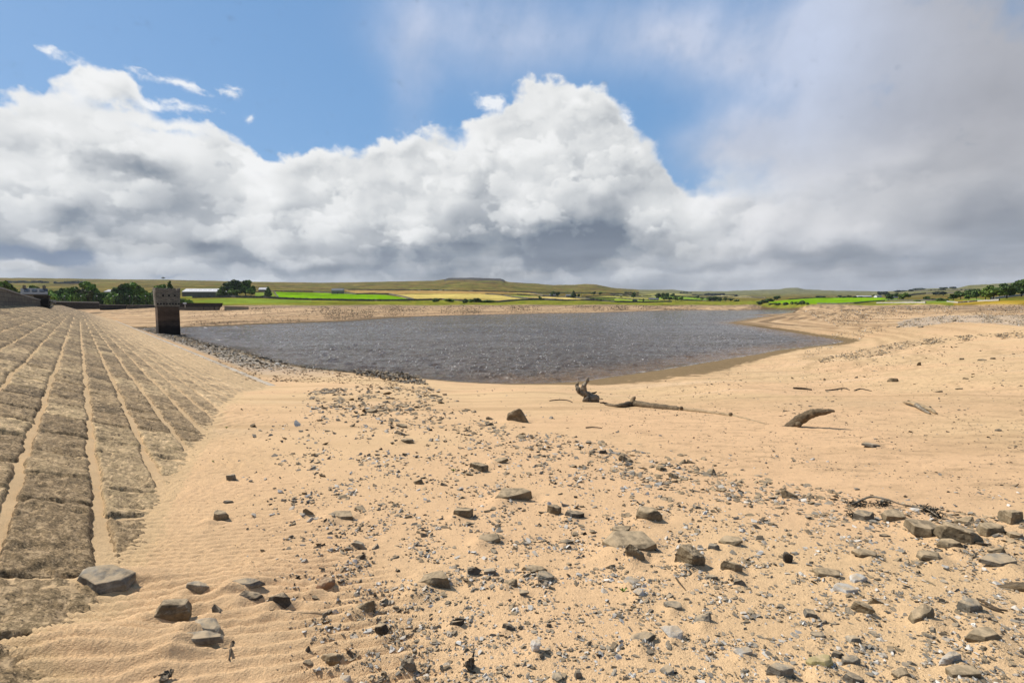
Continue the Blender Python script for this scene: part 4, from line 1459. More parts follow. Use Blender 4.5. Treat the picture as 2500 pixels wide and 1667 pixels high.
def gable_house(name, label, cat, px0, px1, ybase, yeave, yridge, depth, wallm, roofm, rot=0.0, windows=0, winm=None, chimneys=0, door=False, Y=None, grp=None, roof_lights=0, rise=None):
    if Y is None:
        P = hit((px0 + px1) / 2, ybase)[0]
    else:
        q = at((px0 + px1) / 2, ybase, Y); P = (q.x, q.y, q.z)
    Y = P[1]
    W = (px1 - px0) / 1250 * Y * (math.cos(math.atan2(P[0], Y)) if rot > .3 else 1.0)
    he = (ybase - yeave) / 1250 * Y
    hr = (ybase - yridge) / 1250 * Y
    root = tag(empty(name, (P[0], P[1] + depth / 2, P[2] - .1), rot), label, cat, grp)
    hw, hd = W / 2, depth / 2
    mb = MB()
    mb.box(-hw, hw, -hd, hd, -1.5, he)
    for sx in (-1, 1):
        mb.prism([(0, 0)] * 0 or [(sx * hw - .15, he), (sx * hw + .15, he), (sx * hw + .15, he + .01)], -.1, .1) if False else None
    bm = mb.bm
    for sx in (-1, 1):
        vs = [bm.verts.new((sx * hw, -hd, he + .001)), bm.verts.new((sx * hw, hd, he + .001)), bm.verts.new((sx * hw, 0, hr - .05))]
        bm.faces.new(vs)
    mb.build('wall', wallm, root)
    mb = MB()
    o = .25
    for sy in (-1, 1):
        A = [(-hw - o, sy * (hd + o), he - .12), (hw + o, sy * (hd + o), he - .12), (hw + o, 0, hr), (-hw - o, 0, hr)]
        B = [(x, y, z + .16) for x, y, z in A]
        v0 = [mb.bm.verts.new(q) for q in A]; v1 = [mb.bm.verts.new(q) for q in B]
        mb.bm.faces.new(v0); mb.bm.faces.new(v1[::-1])
        for i in range(4):
            mb.bm.faces.new((v0[i], v0[(i + 1) % 4], v1[(i + 1) % 4], v1[i]))
    rf = mb.build('roof', roofm, root)
    for i in range(chimneys):
        x = -hw * .8 + 1.6 * hw * i / max(chimneys - 1, 1)
        mb = MB(); mb.box(x - .35, x + .35, -.35, .35, hr - .3, hr + 1.0, .04); mb.build('chimney', wallm, rf)
    for i in range(windows):
        x = -hw + 2 * hw * (i + .5) / windows
        f = MB(); f.box(x - .55, x + .55, -hd - .06, -hd + .05, he * .38, he * .38 + 1.25); fo = f.build('window', winm[0], root)
        g = MB(); g.box(x - .43, x + .43, -hd - .08, -hd - .063, he * .38 + .12, he * .38 + 1.12); g.build('pane', winm[1], fo)
    for i in range(roof_lights):
        t = (i + .5) / roof_lights
        x = -hw * .92 + 1.84 * hw * t
        k0, k1 = .35, .72
        z0, z1 = he + (hr - he) * k0 + .18, he + (hr - he) * k1 + .18
        y0, y1 = -hd * (1 - k0), -hd * (1 - k1)
        mb = MB()
        w = .55 if not roof_lights > 4 else 1.0
        A = [(x - w, y0, z0), (x + w, y0, z0), (x + w, y1, z1), (x - w, y1, z1)]
        v0 = [mb.bm.verts.new(q) for q in A]; v1 = [mb.bm.verts.new((q[0], q[1], q[2] + .14)) for q in A]
        mb.bm.faces.new(v0); mb.bm.faces.new(v1[::-1])
        for j in range(4):
            mb.bm.faces.new((v0[j], v0[(j + 1) % 4], v1[(j + 1) % 4], v1[j]))
        mb.build('roof_light', winm[2] if len(winm) > 2 else winm[1], rf)
    if door:
        mb = MB(); mb.box(-.6, .6, -hd - .07, -hd + .05, 0, 2.1); mb.build('door', winm[1], root)
    return root


def build_houses():
    st = masonry('house_stone', (.26, .23, .17), (.20, .175, .13), (.15, .13, .10))
    slate = simple_mat('slate_roof', (.115, .12, .13), (.17, .175, .185), 3, 4, .6, stretch=(1, 1, 3))
    sheet = simple_mat('fibre_cement_sheet', (.42, .41, .42), (.54, .53, .53), .5, 4, .7)
    boards = simple_mat('barn_boards', (.10, .085, .065), (.16, .135, .105), 2.5, 4, .9, stretch=(8, 8, .3))
    white = simple_mat('whitewash', (.62, .62, .60), (.72, .72, .70), 1)
    glass = simple_mat('window_glass', (.02, .025, .03), (.05, .055, .06), 2, 2, .15, spec=.6)
    light = simple_mat('rooflight_sheet', (.62, .63, .64), (.72, .72, .72), 2)
    win = [white, glass, light]
    gable_house('long_barn', 'long low farm barn with pale sheet roof and boarded side', 'barn', 445, 560, 722.5, 712, 704.5, 16, boards, sheet, windows=0, winm=win, roof_lights=9)
    gable_house('field_barn', 'small dark boarded barn with a pale roof, between the tall trees and the green field', 'barn', 631, 653, 713, 707, 702, 9, boards, sheet, winm=win)
    gable_house('stone_barn', 'lone stone barn with a slate roof at the top edge of the bright green field', 'barn', 809, 837, 717.5, 709.5, 704, 8, st, slate, rot=.12, winm=win, door=True)
    gable_house('stone_cottage', 'stone cottage with pinkish walls in front of two round trees', 'house', 1342, 1357, 724.5, 720, 717.3, 8, masonry('pink_stone', (.36, .27, .22), (.30, .23, .19), (.2, .16, .13)), slate, winm=win, windows=2, chimneys=2)
    gable_house('farm_house', 'grey farmhouse left of a dark pointed tree', 'house', 1382, 1401, 726, 721.5, 719, 9, st, slate, winm=win, windows=3, chimneys=1)
    gable_house('farm_house', 'long low farmhouse at the foot of the big clump of trees', 'house', 1586, 1608, 733, 730, 728, 9, st, slate, winm=win, windows=3, chimneys=1)
    gable_house('white_barn', 'long white farm shed on the skyline of the right hand green field', 'barn', 2095, 2129, 725.5, 723, 721.5, 10, white, sheet, winm=win)
    gable_house('white_house', 'small white house among trees right of the long white shed', 'house', 2141, 2153, 726, 722.5, 720.5, 8, white, slate, winm=win, windows=2)
    gable_house('white_shed', 'tiny white shed between two round trees', 'shed', 2184, 2192, 727, 724, 722, 7, white, sheet, winm=win)
    # keeper's house behind the wing wall
    gable_house('keepers_house', 'grey house with three roof lights behind the wing wall at the left edge', 'house', 32, 94, 742, 717.5, 703.5, 6, st, simple_mat('grey_slate', (.055, .062, .072), (.085, .092, .105), 2, 4, .9), winm=[white, glass, glass], windows=0, chimneys=2, roof_lights=3, Y=150, rot=.72)
    gable_house('grey_shed', 'grey roofed shed half hidden among the trees left of the valve tower', 'shed', 254, 284, 716, 712, 706.5, 9, st, slate, winm=win, Y=360)


def wall_line(label, pts, h=1.5, mat=None, grp='dry stone walls between the fields', name='dry_stone_wall', th=.6):
    P = []
    for (x0, y0), (x1, y1) in zip(pts[:-1], pts[1:]):
        n = max(int(abs(x1 - x0) / 5), 2)
        for k in range(n):
            P.append((x0 + (x1 - x0) * k / n, y0 + (y1 - y0) * k / n))
    P.append(pts[-1])
    H = hit([p[0] for p in P], [p[1] for p in P], 90)
    H = H[~np.isnan(H[:, 0])]
    zz = gz(H[:, 0], H[:, 1])
    rs = random.Random(len(P))
    V, F = [], []
    for i in range(len(H)):
        a, b_ = H[max(i - 1, 0)], H[min(i + 1, len(H) - 1)]
        d = Vector((b_[0] - a[0], b_[1] - a[1], 0))
        d = d.normalized() if d.length > 1e-6 else Vector((1, 0, 0))
        nx, ny = -d.y, d.x
        hh = h * rs.uniform(.86, 1.1)
        for (o, z) in ((-th * .6, -.8), (-th * .4, hh), (th * .4, hh), (th * .6, -.8)):
            V.append((H[i][0] + nx * o, H[i][1] + ny * o, zz[i] + z))
    for i in range(len(H) - 1):
        for j in range(3):
            F.append((i * 4 + j, i * 4 + j + 1, (i + 1) * 4 + j + 1, (i + 1) * 4 + j))
    me = mesh_np(name, np.array(V), np.array(F))
    return tag(add_ob(name, me, mat), label, 'wall', grp)


def build_walls():
    m = simple_mat('dry_stone', (.075, .068, .055), (.15, .135, .11), 1.2, 5, .95, .05)
    pl = simple_mat('pale_dry_stone', (.30, .28, .24), (.46, .43, .38), 1.2, 5, .95, .05)
    W = wall_line
    W('dark field wall running along the near edge of all the fields', [(470, 727.5), (560, 726.5), (640, 727.5), (700, 731), (760, 733), (850, 734.5), (930, 735), (1000, 734), (1080, 732.5), (1120, 735), (1165, 738), (1215, 738), (1270, 733.5), (1325, 732.5), (1370, 734.5), (1450, 734), (1500, 738), (1570, 738.5), (1640, 737)], 2.0, m)
    W('wall along the top of the bright green field, left of the stone barn', [(657, 711.5), (700, 712.5), (760, 713), (808, 715.5)], 2.0, m)
    W('wall curving down between the green field and the yellow field', [(838, 716), (870, 719), (900, 717.5), (950, 718.5), (978, 724), (1012, 733)], 2.0, m)
    W('short wall at the left end of the bright green field', [(670, 713), (675, 722), (680, 729)], 1.8, m)
    W('thin wall below the moor behind the stone barn', [(835, 707.5), (900, 708), (1010, 709), (1090, 709.5), (1160, 711.5), (1250, 713), (1300, 714.5)], 2.2, m)
    W('wall stepping down right of the wide yellow field', [(1185, 718), (1230, 721.5), (1250, 725.5), (1290, 730), (1330, 731), (1375, 733.5)], 2.0, m)
    W('wall slanting down left of the stone cottage', [(1232, 713), (1290, 715), (1325, 720.5), (1345, 724)], 2.0, m)
    W('wall from the stone cottage down to the pale yellow strip', [(1262, 719), (1310, 722), (1350, 724.5), (1400, 726.5), (1440, 731), (1500, 733)], 2.0, m)
    W('wall above the green strips right of the farmhouse', [(1420, 725), (1480, 722.5), (1530, 724.5), (1600, 729)], 2.0, m)
    W('wall between the two green strips below the clump', [(1430, 727.5), (1500, 728.5), (1560, 732.5), (1600, 733)], 2.0, m)
    W('highest wall of the striped fields in the middle distance', [(1300, 715), (1400, 715.5), (1480, 717), (1560, 720)], 2.4, m)
    W('wall through the pale strips left of the clump', [(1490, 719.5), (1560, 723), (1620, 725)], 2.4, m)
    W('wall between lime green strips right of the clump', [(1640, 723), (1700, 726.5), (1750, 731)], 2.4, m)
    W('lower wall right of the clump beside the dark hedge', [(1620, 731), (1700, 734), (1760, 735)], 2.2, m)
    W('far wall above the long hedge', [(1745, 726), (1800, 724.5), (1840, 727), (1870, 728)], 3.0, m)
    W('far pale wall on the valley side', [(1690, 720), (1740, 722), (1800, 720.5)], 3.2, m)
    W('wall along the skyline of the right hand green field', [(1925, 731.5), (1960, 729), (2000, 727), (2060, 726), (2120, 726)], 1.4, m)
    W('dark wall under the right hand green field', [(1995, 742), (2050, 742.5), (2090, 740.5), (2125, 737), (2160, 735)], 1.3, m)
    W('pale stone wall running right below the round trees', [(2140, 740.5), (2200, 740), (2260, 740)], 1.2, pl)
    W('pale stone wall beside the rust coloured grass', [(2312, 737), (2340, 740), (2390, 736), (2440, 734)], .9, pl)
    W('pale stone wall rising to the right edge under the big trees', [(2418, 731), (2455, 726.5), (2500, 721), (2560, 716)], 1.5, pl)
    W('dark wall behind the rough pasture on the right', [(2165, 734), (2230, 735), (2310, 734)], 1.4, m)
    W('wall crossing the hillside behind the right hand trees', [(2215, 722), (2260, 717.5), (2330, 716)], 3.0, m)
    W('wall on the far hill above the tree clumps', [(2230, 710.5), (2300, 709), (2380, 708)], 3.5, m)
    W('low wall right of the long barn', [(560, 715), (600, 714), (632, 713.5)], 1.6, m)


# ------------------------------------------------------------------ trees
def tree_mesh(seed, kind='broad'):
    rs = np.random.RandomState(seed)
    lobes = []
    if kind == 'broad':
        n = 17
        for i in range(n):
            t = rs.uniform(.0, 1)
            zc = .30 + .56 * t
            rad = .36 * math.sqrt(max(1 - ((zc - .56) / .46) ** 2, .05))
            a = rs.uniform(0, 6.28); q = rad * math.sqrt(rs.uniform(.1, 1)) * .85
            lobes.append((q * math.cos(a), q * math.sin(a), zc, rs.uniform(.10, .17)))
        lobes.append((0, 0, .6, .22)); nl = 2600; ls = .042
    elif kind == 'bush':
        for i in range(10):
            a = rs.uniform(0, 6.28); q = rs.uniform(0, .38)
            lobes.append((q * math.cos(a), q * math.sin(a), rs.uniform(.22, .68), rs.uniform(.2, .3)))
        nl = 1500; ls = .06
    elif kind == 'conifer':
        for i in range(12):
            t = i / 11
            a = i * 2.4
            lobes.append((.11 * (1 - t) * math.cos(a), .11 * (1 - t) * math.sin(a), .16 + .80 * t, .20 * (1 - t) ** .8 + .03))
        nl = 2000; ls = .035
    else:       # wind-bent tree
        for i in range(9):
            a = rs.uniform(0, 6.28); q = rs.uniform(0, .42)
            lobes.append((q * math.cos(a) + .1, q * math.sin(a) * .6, rs.uniform(.62, .86), rs.uniform(.09, .14)))
        nl = 1100; ls = .05
    L = np.array(lobes)
    w = L[:, 3] ** 2; w /= w.sum()
    pick = rs.choice(len(L), nl, p=w)
    d = rs.normal(size=(nl, 3)); d /= np.linalg.norm(d, axis=1)[:, None]
    rad = L[pick, 3] * (1 - .45 * rs.rand(nl) ** 2.2) * (1 + .25 * rs.rand(nl) * (rs.rand(nl) < .15))
    c = L[pick, :3] + d * rad[:, None] * np.array([1, 1, .82 if kind != 'conifer' else .8])
    if kind == 'bush':
        c[:, 2] = np.maximum(c[:, 2], .03)
    nrm = d + .6 * rs.normal(size=(nl, 3)); nrm /= np.linalg.norm(nrm, axis=1)[:, None]
    u = np.cross(nrm, rs.normal(size=(nl, 3))); u /= np.linalg.norm(u, axis=1)[:, None]
    v = np.cross(nrm, u)
    s = ls * rs.uniform(.6, 1.4, nl)[:, None]
    V = np.concatenate([c - u * s - v * s * .6, c + u * s * .8 - v * s, c + u * s + v * s * .7, c - u * s * .7 + v * s], 1).reshape(-1, 3)
    F = np.arange(nl * 4).reshape(-1, 4)
    crown = mesh_np('crown', V, F)
    shade = np.repeat(rs.uniform(.35, 1.9, nl) * (1 + .25 * (L[pick, 3] * 0 + rs.uniform(-1, 1, len(L))[pick])), 4)
    float_attr(crown, 'leaf', shade)
    mb = MB()
    if kind != 'bush':
        top = .5 if kind != 'conifer' else .9
        mb.tube([(0, 0, -.05), (.01, 0, .12), (0, .01, .3), (.01, 0, top)], [.035, .026, .020, .006], 7)
        if kind != 'conifer':
            for i in range(5):
                l = lobes[i]
                z0 = rs.uniform(.2, .4)
                mb.tube([(0, 0, z0), (l[0] * .5, l[1] * .5, (z0 + l[2]) / 2), (l[0], l[1], l[2])], [.014, .010, .004], 5)
    else:
        mb.tube([(0, 0, -.1), (0, 0, .3)], [.03, .01], 5)
    me = bpy.data.meshes.new('trunk'); mb.bm.to_mesh(me); mb.bm.free()
    return crown, me


def foliage_mat(name, c1, c2):
    m, N, b = new_mat(name)
    oi = N.n.new('ShaderNodeObjectInfo').outputs['Random']
    lf = attr(N, 'leaf').outputs['Fac']
    c = N.mix(N.noise(N.n.new('ShaderNodeTexCoord').outputs['Object'], 5.0, 3, .6), (*c1, 1), (*c2, 1))
    c = N.v('SCALE', c, scale=N.mul(lf, N.mad(oi, .5, .75)))
    N.l.new(c, b.inputs['Base Color'])
    b.inputs['Roughness'].default_value = .7
    b.inputs['Specular IOR Level'].default_value = .25
    return m


TREES = [  # px, top y, base y, width px, kind, tint, forced distance, label
    (2, 686, 742, 56, 'broad', 0, 190, 'big leafy tree at the left edge behind the wing wall'),
    (28, 691, 740, 40, 'broad', 0, 200, 'leafy tree behind the left end of the grey house'),
    (56, 696, 738, 40, 'broad', 2, 205, 'dark tree rising over the ridge of the grey house'),
    (84, 695, 738, 40, 'broad', 0, 210, 'tree over the right end of the grey house'),
    (111, 697, 740, 20, 'conifer', 2, 230, 'small pointed conifer right of the grey house'),
    (104, 712, 745, 30, 'broad', 1, 215, 'light green tree beside the black pier'),
    (128, 706, 745, 34, 'broad', 1, 280, 'pale green tree above the stone heap'),
    (150, 700, 745, 40, 'broad', 2, 300, 'dark domed tree above the capped parapet, left one'),
    (172, 699, 745, 38, 'broad', 0, 300, 'domed tree above the middle of the capped parapet'),
    (196, 703, 745, 36, 'broad', 3, 300, 'olive tree above the capped parapet'),
    (218, 687, 745, 44, 'broad', 1, 320, 'tall light green tree rising over the olive ones'),
    (222, 707, 745, 30, 'broad', 3, 290, 'small rounded olive tree before the tall light green one'),
    (246, 705, 745, 32, 'broad', 0, 320, 'tree at the right end of the capped parapet'),
    (268, 712, 745, 34, 'broad', 0, 300, 'low tree under the grey roofed shed'),
    (300, 692, 745, 42, 'broad', 2, 310, 'tall dark tree, left half of the dense clump by the tower'),
    (324, 689, 745, 46, 'broad', 0, 315, 'broad tall tree, crown of the dense clump by the tower'),
    (348, 696, 745, 36, 'broad', 0, 310, 'tree at the right end of the dense clump by the tower'),
    (372, 707, 745, 36, 'broad', 2, 300, 'tree just left of the tower battlements'),
    (390, 693, 745, 34, 'broad', 1, 330, 'thin leafed tree behind the left of the tower top'),
    (417, 686, 745, 26, 'conifer', 2, 330, 'dark conifer rising behind the tower battlements'),
    (446, 726, 747, 26, 'bush', 0, 285, 'bush touching the right side of the tower'),
    (464, 727, 747, 22, 'bush', 1, 285, 'light green bush right of the tower'),
    (542, 698, 725.5, 24, 'conifer', 0, None, 'slim pointed tree before the right end of the long barn'),
    (560, 686, 725.5, 34, 'broad', 2, None, 'tall dark tree at the left of the clump by the long barn'),
    (580, 682, 725.5, 42, 'broad', 2, None, 'tallest tree in the clump by the long barn'),
    (600, 683, 725.5, 40, 'broad', 0, None, 'broad tree right of the tallest by the long barn'),
    (613, 696, 726, 26, 'broad', 0, None, 'lower tree at the right end of the clump by the long barn'),
    (572, 703, 726, 30, 'broad', 0, None, 'low leafy tree at the foot of the clump by the long barn'),
    (655, 699, 726, 17, 'conifer', 0, None, 'single slim tree right of the small field barn'),
    (398, 676, 684, 12, 'bent', 2, None, 'lone wind-bent tree on the skyline of the moor'),
    (1062, 725.5, 737, 20, 'bush', 2, None, 'first of the rounded bushes along the yellow field wall'),
    (1098, 727, 737, 22, 'bush', 0, None, 'low bush left of the darkest one on the yellow field wall'),
    (1135, 727.5, 740, 15, 'bush', 2, None, 'darkest ball shaped bush on the yellow field wall'),
    (1150, 728, 738, 18, 'bush', 0, None, 'bush wedged between two dark ones on the wall'),
    (1166, 725, 738, 17, 'bush', 2, None, 'tall dark bush on the yellow field wall'),
    (1192, 731, 739, 36, 'bush', 0, None, 'long low green bush at the end of the bush row'),
    (1319, 723, 734, 11, 'broad', 2, None, 'small tree standing alone on the near field wall'),
    (1349, 709, 725, 15, 'broad', 2, None, 'round tree behind the pinkish cottage, left of a pair'),
    (1361, 712, 724, 13, 'broad', 2, None, 'round tree behind the pinkish cottage, right of a pair'),
    (1400, 709.5, 727, 14, 'conifer', 2, None, 'pointed dark tree right of the grey farmhouse'),
    (1413, 717, 727.5, 9, 'broad', 2, None, 'little round tree right of the pointed one'),
    (1449, 711, 721, 13, 'broad', 2, None, 'left tree of the pair standing in pasture'),
    (1466, 712, 721, 13, 'broad', 2, None, 'right tree of the pair standing in pasture'),
    (1468, 728.5, 735, 7, 'bush', 0, None, 'small bush on the lime green field'),
    (1516, 721, 725, 8, 'bush', 2, None, 'tiny bush on a field wall'),
    (1547, 714, 729, 16, 'broad', 2, None, 'tree left of the big clump, above a wall'),
    (1549, 729, 738, 10, 'bush', 2, None, 'dark bush on the near wall below the lone tree'),
    (1571, 728, 738, 6, 'broad', 2, None, 'narrow small tree on the near wall'),
    (1607, 715.5, 732, 18, 'broad', 2, None, 'leftmost tree of the big farm clump'),
    (1620, 714.5, 731, 16, 'broad', 2, None, 'tall tree in the middle of the big farm clump'),
    (1629, 715, 729, 14, 'broad', 2, None, 'tree behind the middle of the big farm clump'),
    (1641, 715.5, 727, 14, 'broad', 2, None, 'round tree at the back right of the farm clump'),
    (1622, 721, 734, 14, 'broad', 0, None, 'front tree of the farm clump beside the low farmhouse'),
    (1636, 724, 734, 14, 'broad', 0, None, 'low front tree of the farm clump'),
    (1650, 722, 735, 16, 'broad', 0, None, 'front right tree of the farm clump'),
    (1663, 723.5, 735, 14, 'broad', 1, None, 'light green tree at the right end of the farm clump'),
    (1701, 721, 730, 14, 'broad', 2, None, 'dark round tree left of the long hedge'),
    (1714, 725, 732, 11, 'broad', 2, None, 'low dark tree left of the long hedge'),
    (1732, 724, 735, 20, 'broad', 2, None, 'first and biggest tree of the long dark row'),
    (1745, 723.5, 735, 20, 'broad', 2, None, 'second tree of the long dark row'),
    (1758, 726, 735.5, 16, 'broad', 2, None, 'third tree of the long dark row'),
    (1771, 726, 735.5, 16, 'broad', 0, None, 'fourth tree of the long dark row'),
    (1784, 727, 736, 16, 'broad', 2, None, 'fifth tree of the long dark row'),
    (1797, 730, 736, 14, 'bush', 2, None, 'low tree at the right end of the long dark row'),
    (1797, 719.5, 724, 9, 'broad', 4, None, 'distant tree above the long dark row'),
    (1855, 734, 742, 18, 'bush', 2, None, 'first bush climbing the bank by the inlet'),
    (1868, 730, 739, 20, 'bush', 2, None, 'second bush climbing the bank by the inlet'),
    (1881, 727, 736, 18, 'bush', 2, None, 'third bush climbing the bank by the inlet'),
    (1896, 722, 733, 19, 'broad', 2, None, 'round tree at the top of the bank by the inlet'),
    (1880, 739, 744, 10, 'bush', 0, None, 'small shrub on the sandy bank, leftmost of the row'),
    (1897, 738, 744, 16, 'bush', 2, None, 'dark shrub on the sandy bank'),
    (1917, 737, 744, 16, 'bush', 2, None, 'rounded shrub in the middle of the sandy bank'),
    (1934, 734.5, 743, 8, 'bush', 0, None, 'narrow shrub on the sandy bank'),
    (1947, 735, 744, 14, 'bush', 0, None, 'green shrub beside the tall one on the bank'),
    (1958, 732, 743, 14, 'bush', 2, None, 'tallest shrub on the sandy bank'),
    (1972, 737, 744, 9, 'bush', 0, None, 'small shrub at the right end of the sandy bank'),
    (2000, 721, 727, 12, 'bush', 4, None, 'pale far tree over the left of the green field'),
    (2010, 722, 727, 12, 'bush', 4, None, 'second pale far tree over the green field'),
    (2050, 720.5, 727, 12, 'broad', 4, None, 'far tree over the middle of the green field'),
    (2062, 722, 727, 12, 'bush', 4, None, 'low far tree over the middle of the green field'),
    (2073, 721, 727, 14, 'broad', 4, None, 'far rounded tree over the green field, left of the white shed'),
    (2086, 721.5, 727, 10, 'bush', 4, None, 'far tree touching the long white shed'),
    (2134, 718.5, 726, 12, 'broad', 2, None, 'tree between the long white shed and the white house'),
    (2150, 711, 722, 16, 'broad', 4, None, 'hazy tree above the white house, left one'),
    (2162, 711, 722, 18, 'broad', 4, None, 'hazy tree above the white house, right one'),
    (2170, 717, 734, 22, 'broad', 2, None, 'dark round tree at the right end of the green field'),
    (2184, 714.5, 727, 18, 'broad', 2, None, 'tree behind and between the two round ones'),
    (2205, 713, 734, 28, 'broad', 0, None, 'large round green tree right of the tiny white shed'),
    (2196, 707.5, 713, 22, 'bush', 4, None, 'hazy tree clump on the far hill, leftmost'),
    (2226, 705, 711, 24, 'bush', 4, None, 'hazy tree clump on the far hill, second'),
    (2243, 702, 708, 24, 'bush', 4, None, 'hazy tree clump on the far hill, third and highest'),
    (2305, 700, 706, 18, 'bush', 4, None, 'hazy trees on the skyline, left pair'),
    (2328, 699, 705, 16, 'bush', 4, None, 'hazy trees on the skyline, right pair'),
    (2238, 731, 737, 15, 'bush', 0, None, 'bush standing alone before the pale wall'),
    (2262, 723, 733, 18, 'broad', 2, None, 'small dark tree left of the dark belt'),
    (2285, 711.5, 722, 20, 'broad', 4, None, 'bluish tree at the left of the upper belt'),
    (2303, 711, 722, 22, 'broad', 4, None, 'bluish tree at the right of the upper belt'),
    (2276, 727, 734, 16, 'bush', 2, None, 'low dark bush left of the dark belt'),
    (2293, 726, 735, 20, 'bush', 2, None, 'low dark bush in the dark belt'),
    (2308, 728, 735, 14, 'bush', 2, None, 'low dark bush before the dark belt'),
    (2327, 717, 733, 26, 'broad', 2, None, 'first tree of the dark belt'),
    (2345, 709, 731, 28, 'broad', 2, None, 'second tree of the dark belt'),
    (2365, 718, 732, 24, 'broad', 0, None, 'low broad tree before the dark belt'),
    (2366, 706, 729, 26, 'broad', 2, None, 'third tree of the dark belt'),
    (2384, 703.5, 730, 22, 'broad', 2, None, 'tall narrow tree at the right of the dark belt'),
    (2406, 702, 733, 30, 'broad', 0, None, 'green tree left of the great trees at the right edge'),
    (2425, 695, 733, 46, 'broad', 0, None, 'great green tree, leftmost of the three at the right edge'),
    (2458, 688, 729, 50, 'broad', 2, None, 'great dark tree, middle of the three at the right edge'),
    (2494, 680, 724, 46, 'broad', 2, None, 'great tree at the very right edge'),
    (2540, 682, 722, 50, 'broad', 0, None, 'great tree beyond the right edge'),
]


def build_trees():
    bark = simple_mat('bark', (.05, .04, .03), (.10, .085, .065), 8, 4)
    tints = [foliage_mat('foliage', (.15, .215, .035), (.08, .135, .022)), foliage_mat('light_foliage', (.22, .32, .05), (.13, .22, .035)),
             foliage_mat('dark_foliage', (.085, .130, .030), (.045, .078, .020)), foliage_mat('olive_foliage', (.12, .12, .03), (.08, .09, .02)),
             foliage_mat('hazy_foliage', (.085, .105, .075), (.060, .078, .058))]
    src = {'broad': [tree_mesh(s) for s in (1, 2, 3, 4, 5)], 'bush': [tree_mesh(s, 'bush') for s in (11, 12, 13)],
           'conifer': [tree_mesh(s, 'conifer') for s in (21, 22)], 'bent': [tree_mesh(31, 'bent')]}
    cache = {}
    names = {'broad': 'broadleaf_tree', 'bush': 'bush', 'conifer': 'conifer_tree', 'bent': 'windswept_tree'}
    rs = random.Random(9)

    def place(i, px, yt, yb, w, kind, tint, Y, label, grp):
        if Y is None:
            H = hit(px, yb, 90)[0]
            P = Vector(H)
        else:
            P = at(px, yb, Y)
            g = float(gz(P.x, P.y)); P = Vector((P.x, P.y, min(P.z, g)))
        top = float(at(px, yt, P.y).z)
        h = max(top - P.z, .5)
        wd = w / 1250 * P.y
        base = {'broad': .86, 'bush': 1.0, 'conifer': .52, 'bent': 1.1}[kind]
        cr, tr = src[kind][i % len(src[kind])]
        key = (cr.name, tint)
        if key not in cache:
            c = cr.copy(); c.materials.clear(); c.materials.append(tints[tint]); cache[key] = c
        root = tag(empty(names[kind], P, rs.uniform(0, 6.28)), label, 'bush' if kind == 'bush' else 'tree', grp)
        s = wd / base
        root.scale = (s, s, h)
        add_ob('crown', cache[key], None, root)
        add_ob('trunk' if kind != 'bush' else 'stem', tr, bark, root)

    for i, (px, yt, yb, w, kind, tint, Y, label) in enumerate(TREES):
        if Y is not None:
            grp = 'trees behind the dam end'
        elif px < 700:
            grp = 'trees by the long barn'
        elif px < 1250:
            grp = 'bushes on the field wall'
        elif px < 1830:
            grp = 'trees of the valley farms'
        elif px < 2000:
            grp = 'shrubs on the inlet bank'
        else:
            grp = 'trees on the right hand hillside'
        place(i, px, yt, yb, w, kind, tint, Y, label, grp)
    # hedge bank of shrubs behind the far end walls
    for i in range(34):
        px = 122 + i * 8.2 + rs.uniform(-3, 3)
        place(i, px, 714 + rs.uniform(-6, 6), 748, 24, 'bush', rs.choice([0, 2, 2, 0, 1]), 285 + rs.uniform(-6, 8), 'shrub in the dense dark thicket behind the wire fence', 'thicket behind the wire fence')
    # dark plantation high on the left moor
    for i in range(26):
        px = 134 + i * 3.0 + rs.uniform(-1, 1)
        place(i, px, 685.5 + rs.uniform(-1.2, 1.2) + (2 if i < 8 else 0), 692.5, 5, 'conifer', 4, None, 'small conifer in the dark plantation strip high on the left moor', 'plantation on the left moor')
    for i in range(18):
        px = 18 + i * 5.6 + rs.uniform(-2, 2)
        place(i, px, 684.5 + rs.uniform(-2, 2), 691, 9, 'bush', 4, None, 'scrubby bush in the dark line on the far left moor', 'scrub line on the left moor')
    for i in range(14):
        px = 1722 + i * 3.4
        place(i, px, 715 + rs.uniform(-1, 1), 720.5, 6, 'bush', 4, None, 'bluish far tree in the row below the distant ridge', 'far row of trees below the ridge')
    for i, px in enumerate((1662, 1670, 1677, 1686, 1540, 1548, 1556, 1528, 1534)):
        place(i, px, 711.5 + rs.uniform(-.5, 1), 716, 7, 'bush', 4, None, 'tiny hazy tree on the slope below the middle ridge', 'hazy trees on the middle slope')
# ------------------------------------------------------------------ loose stones
from mathutils import noise as mnoise

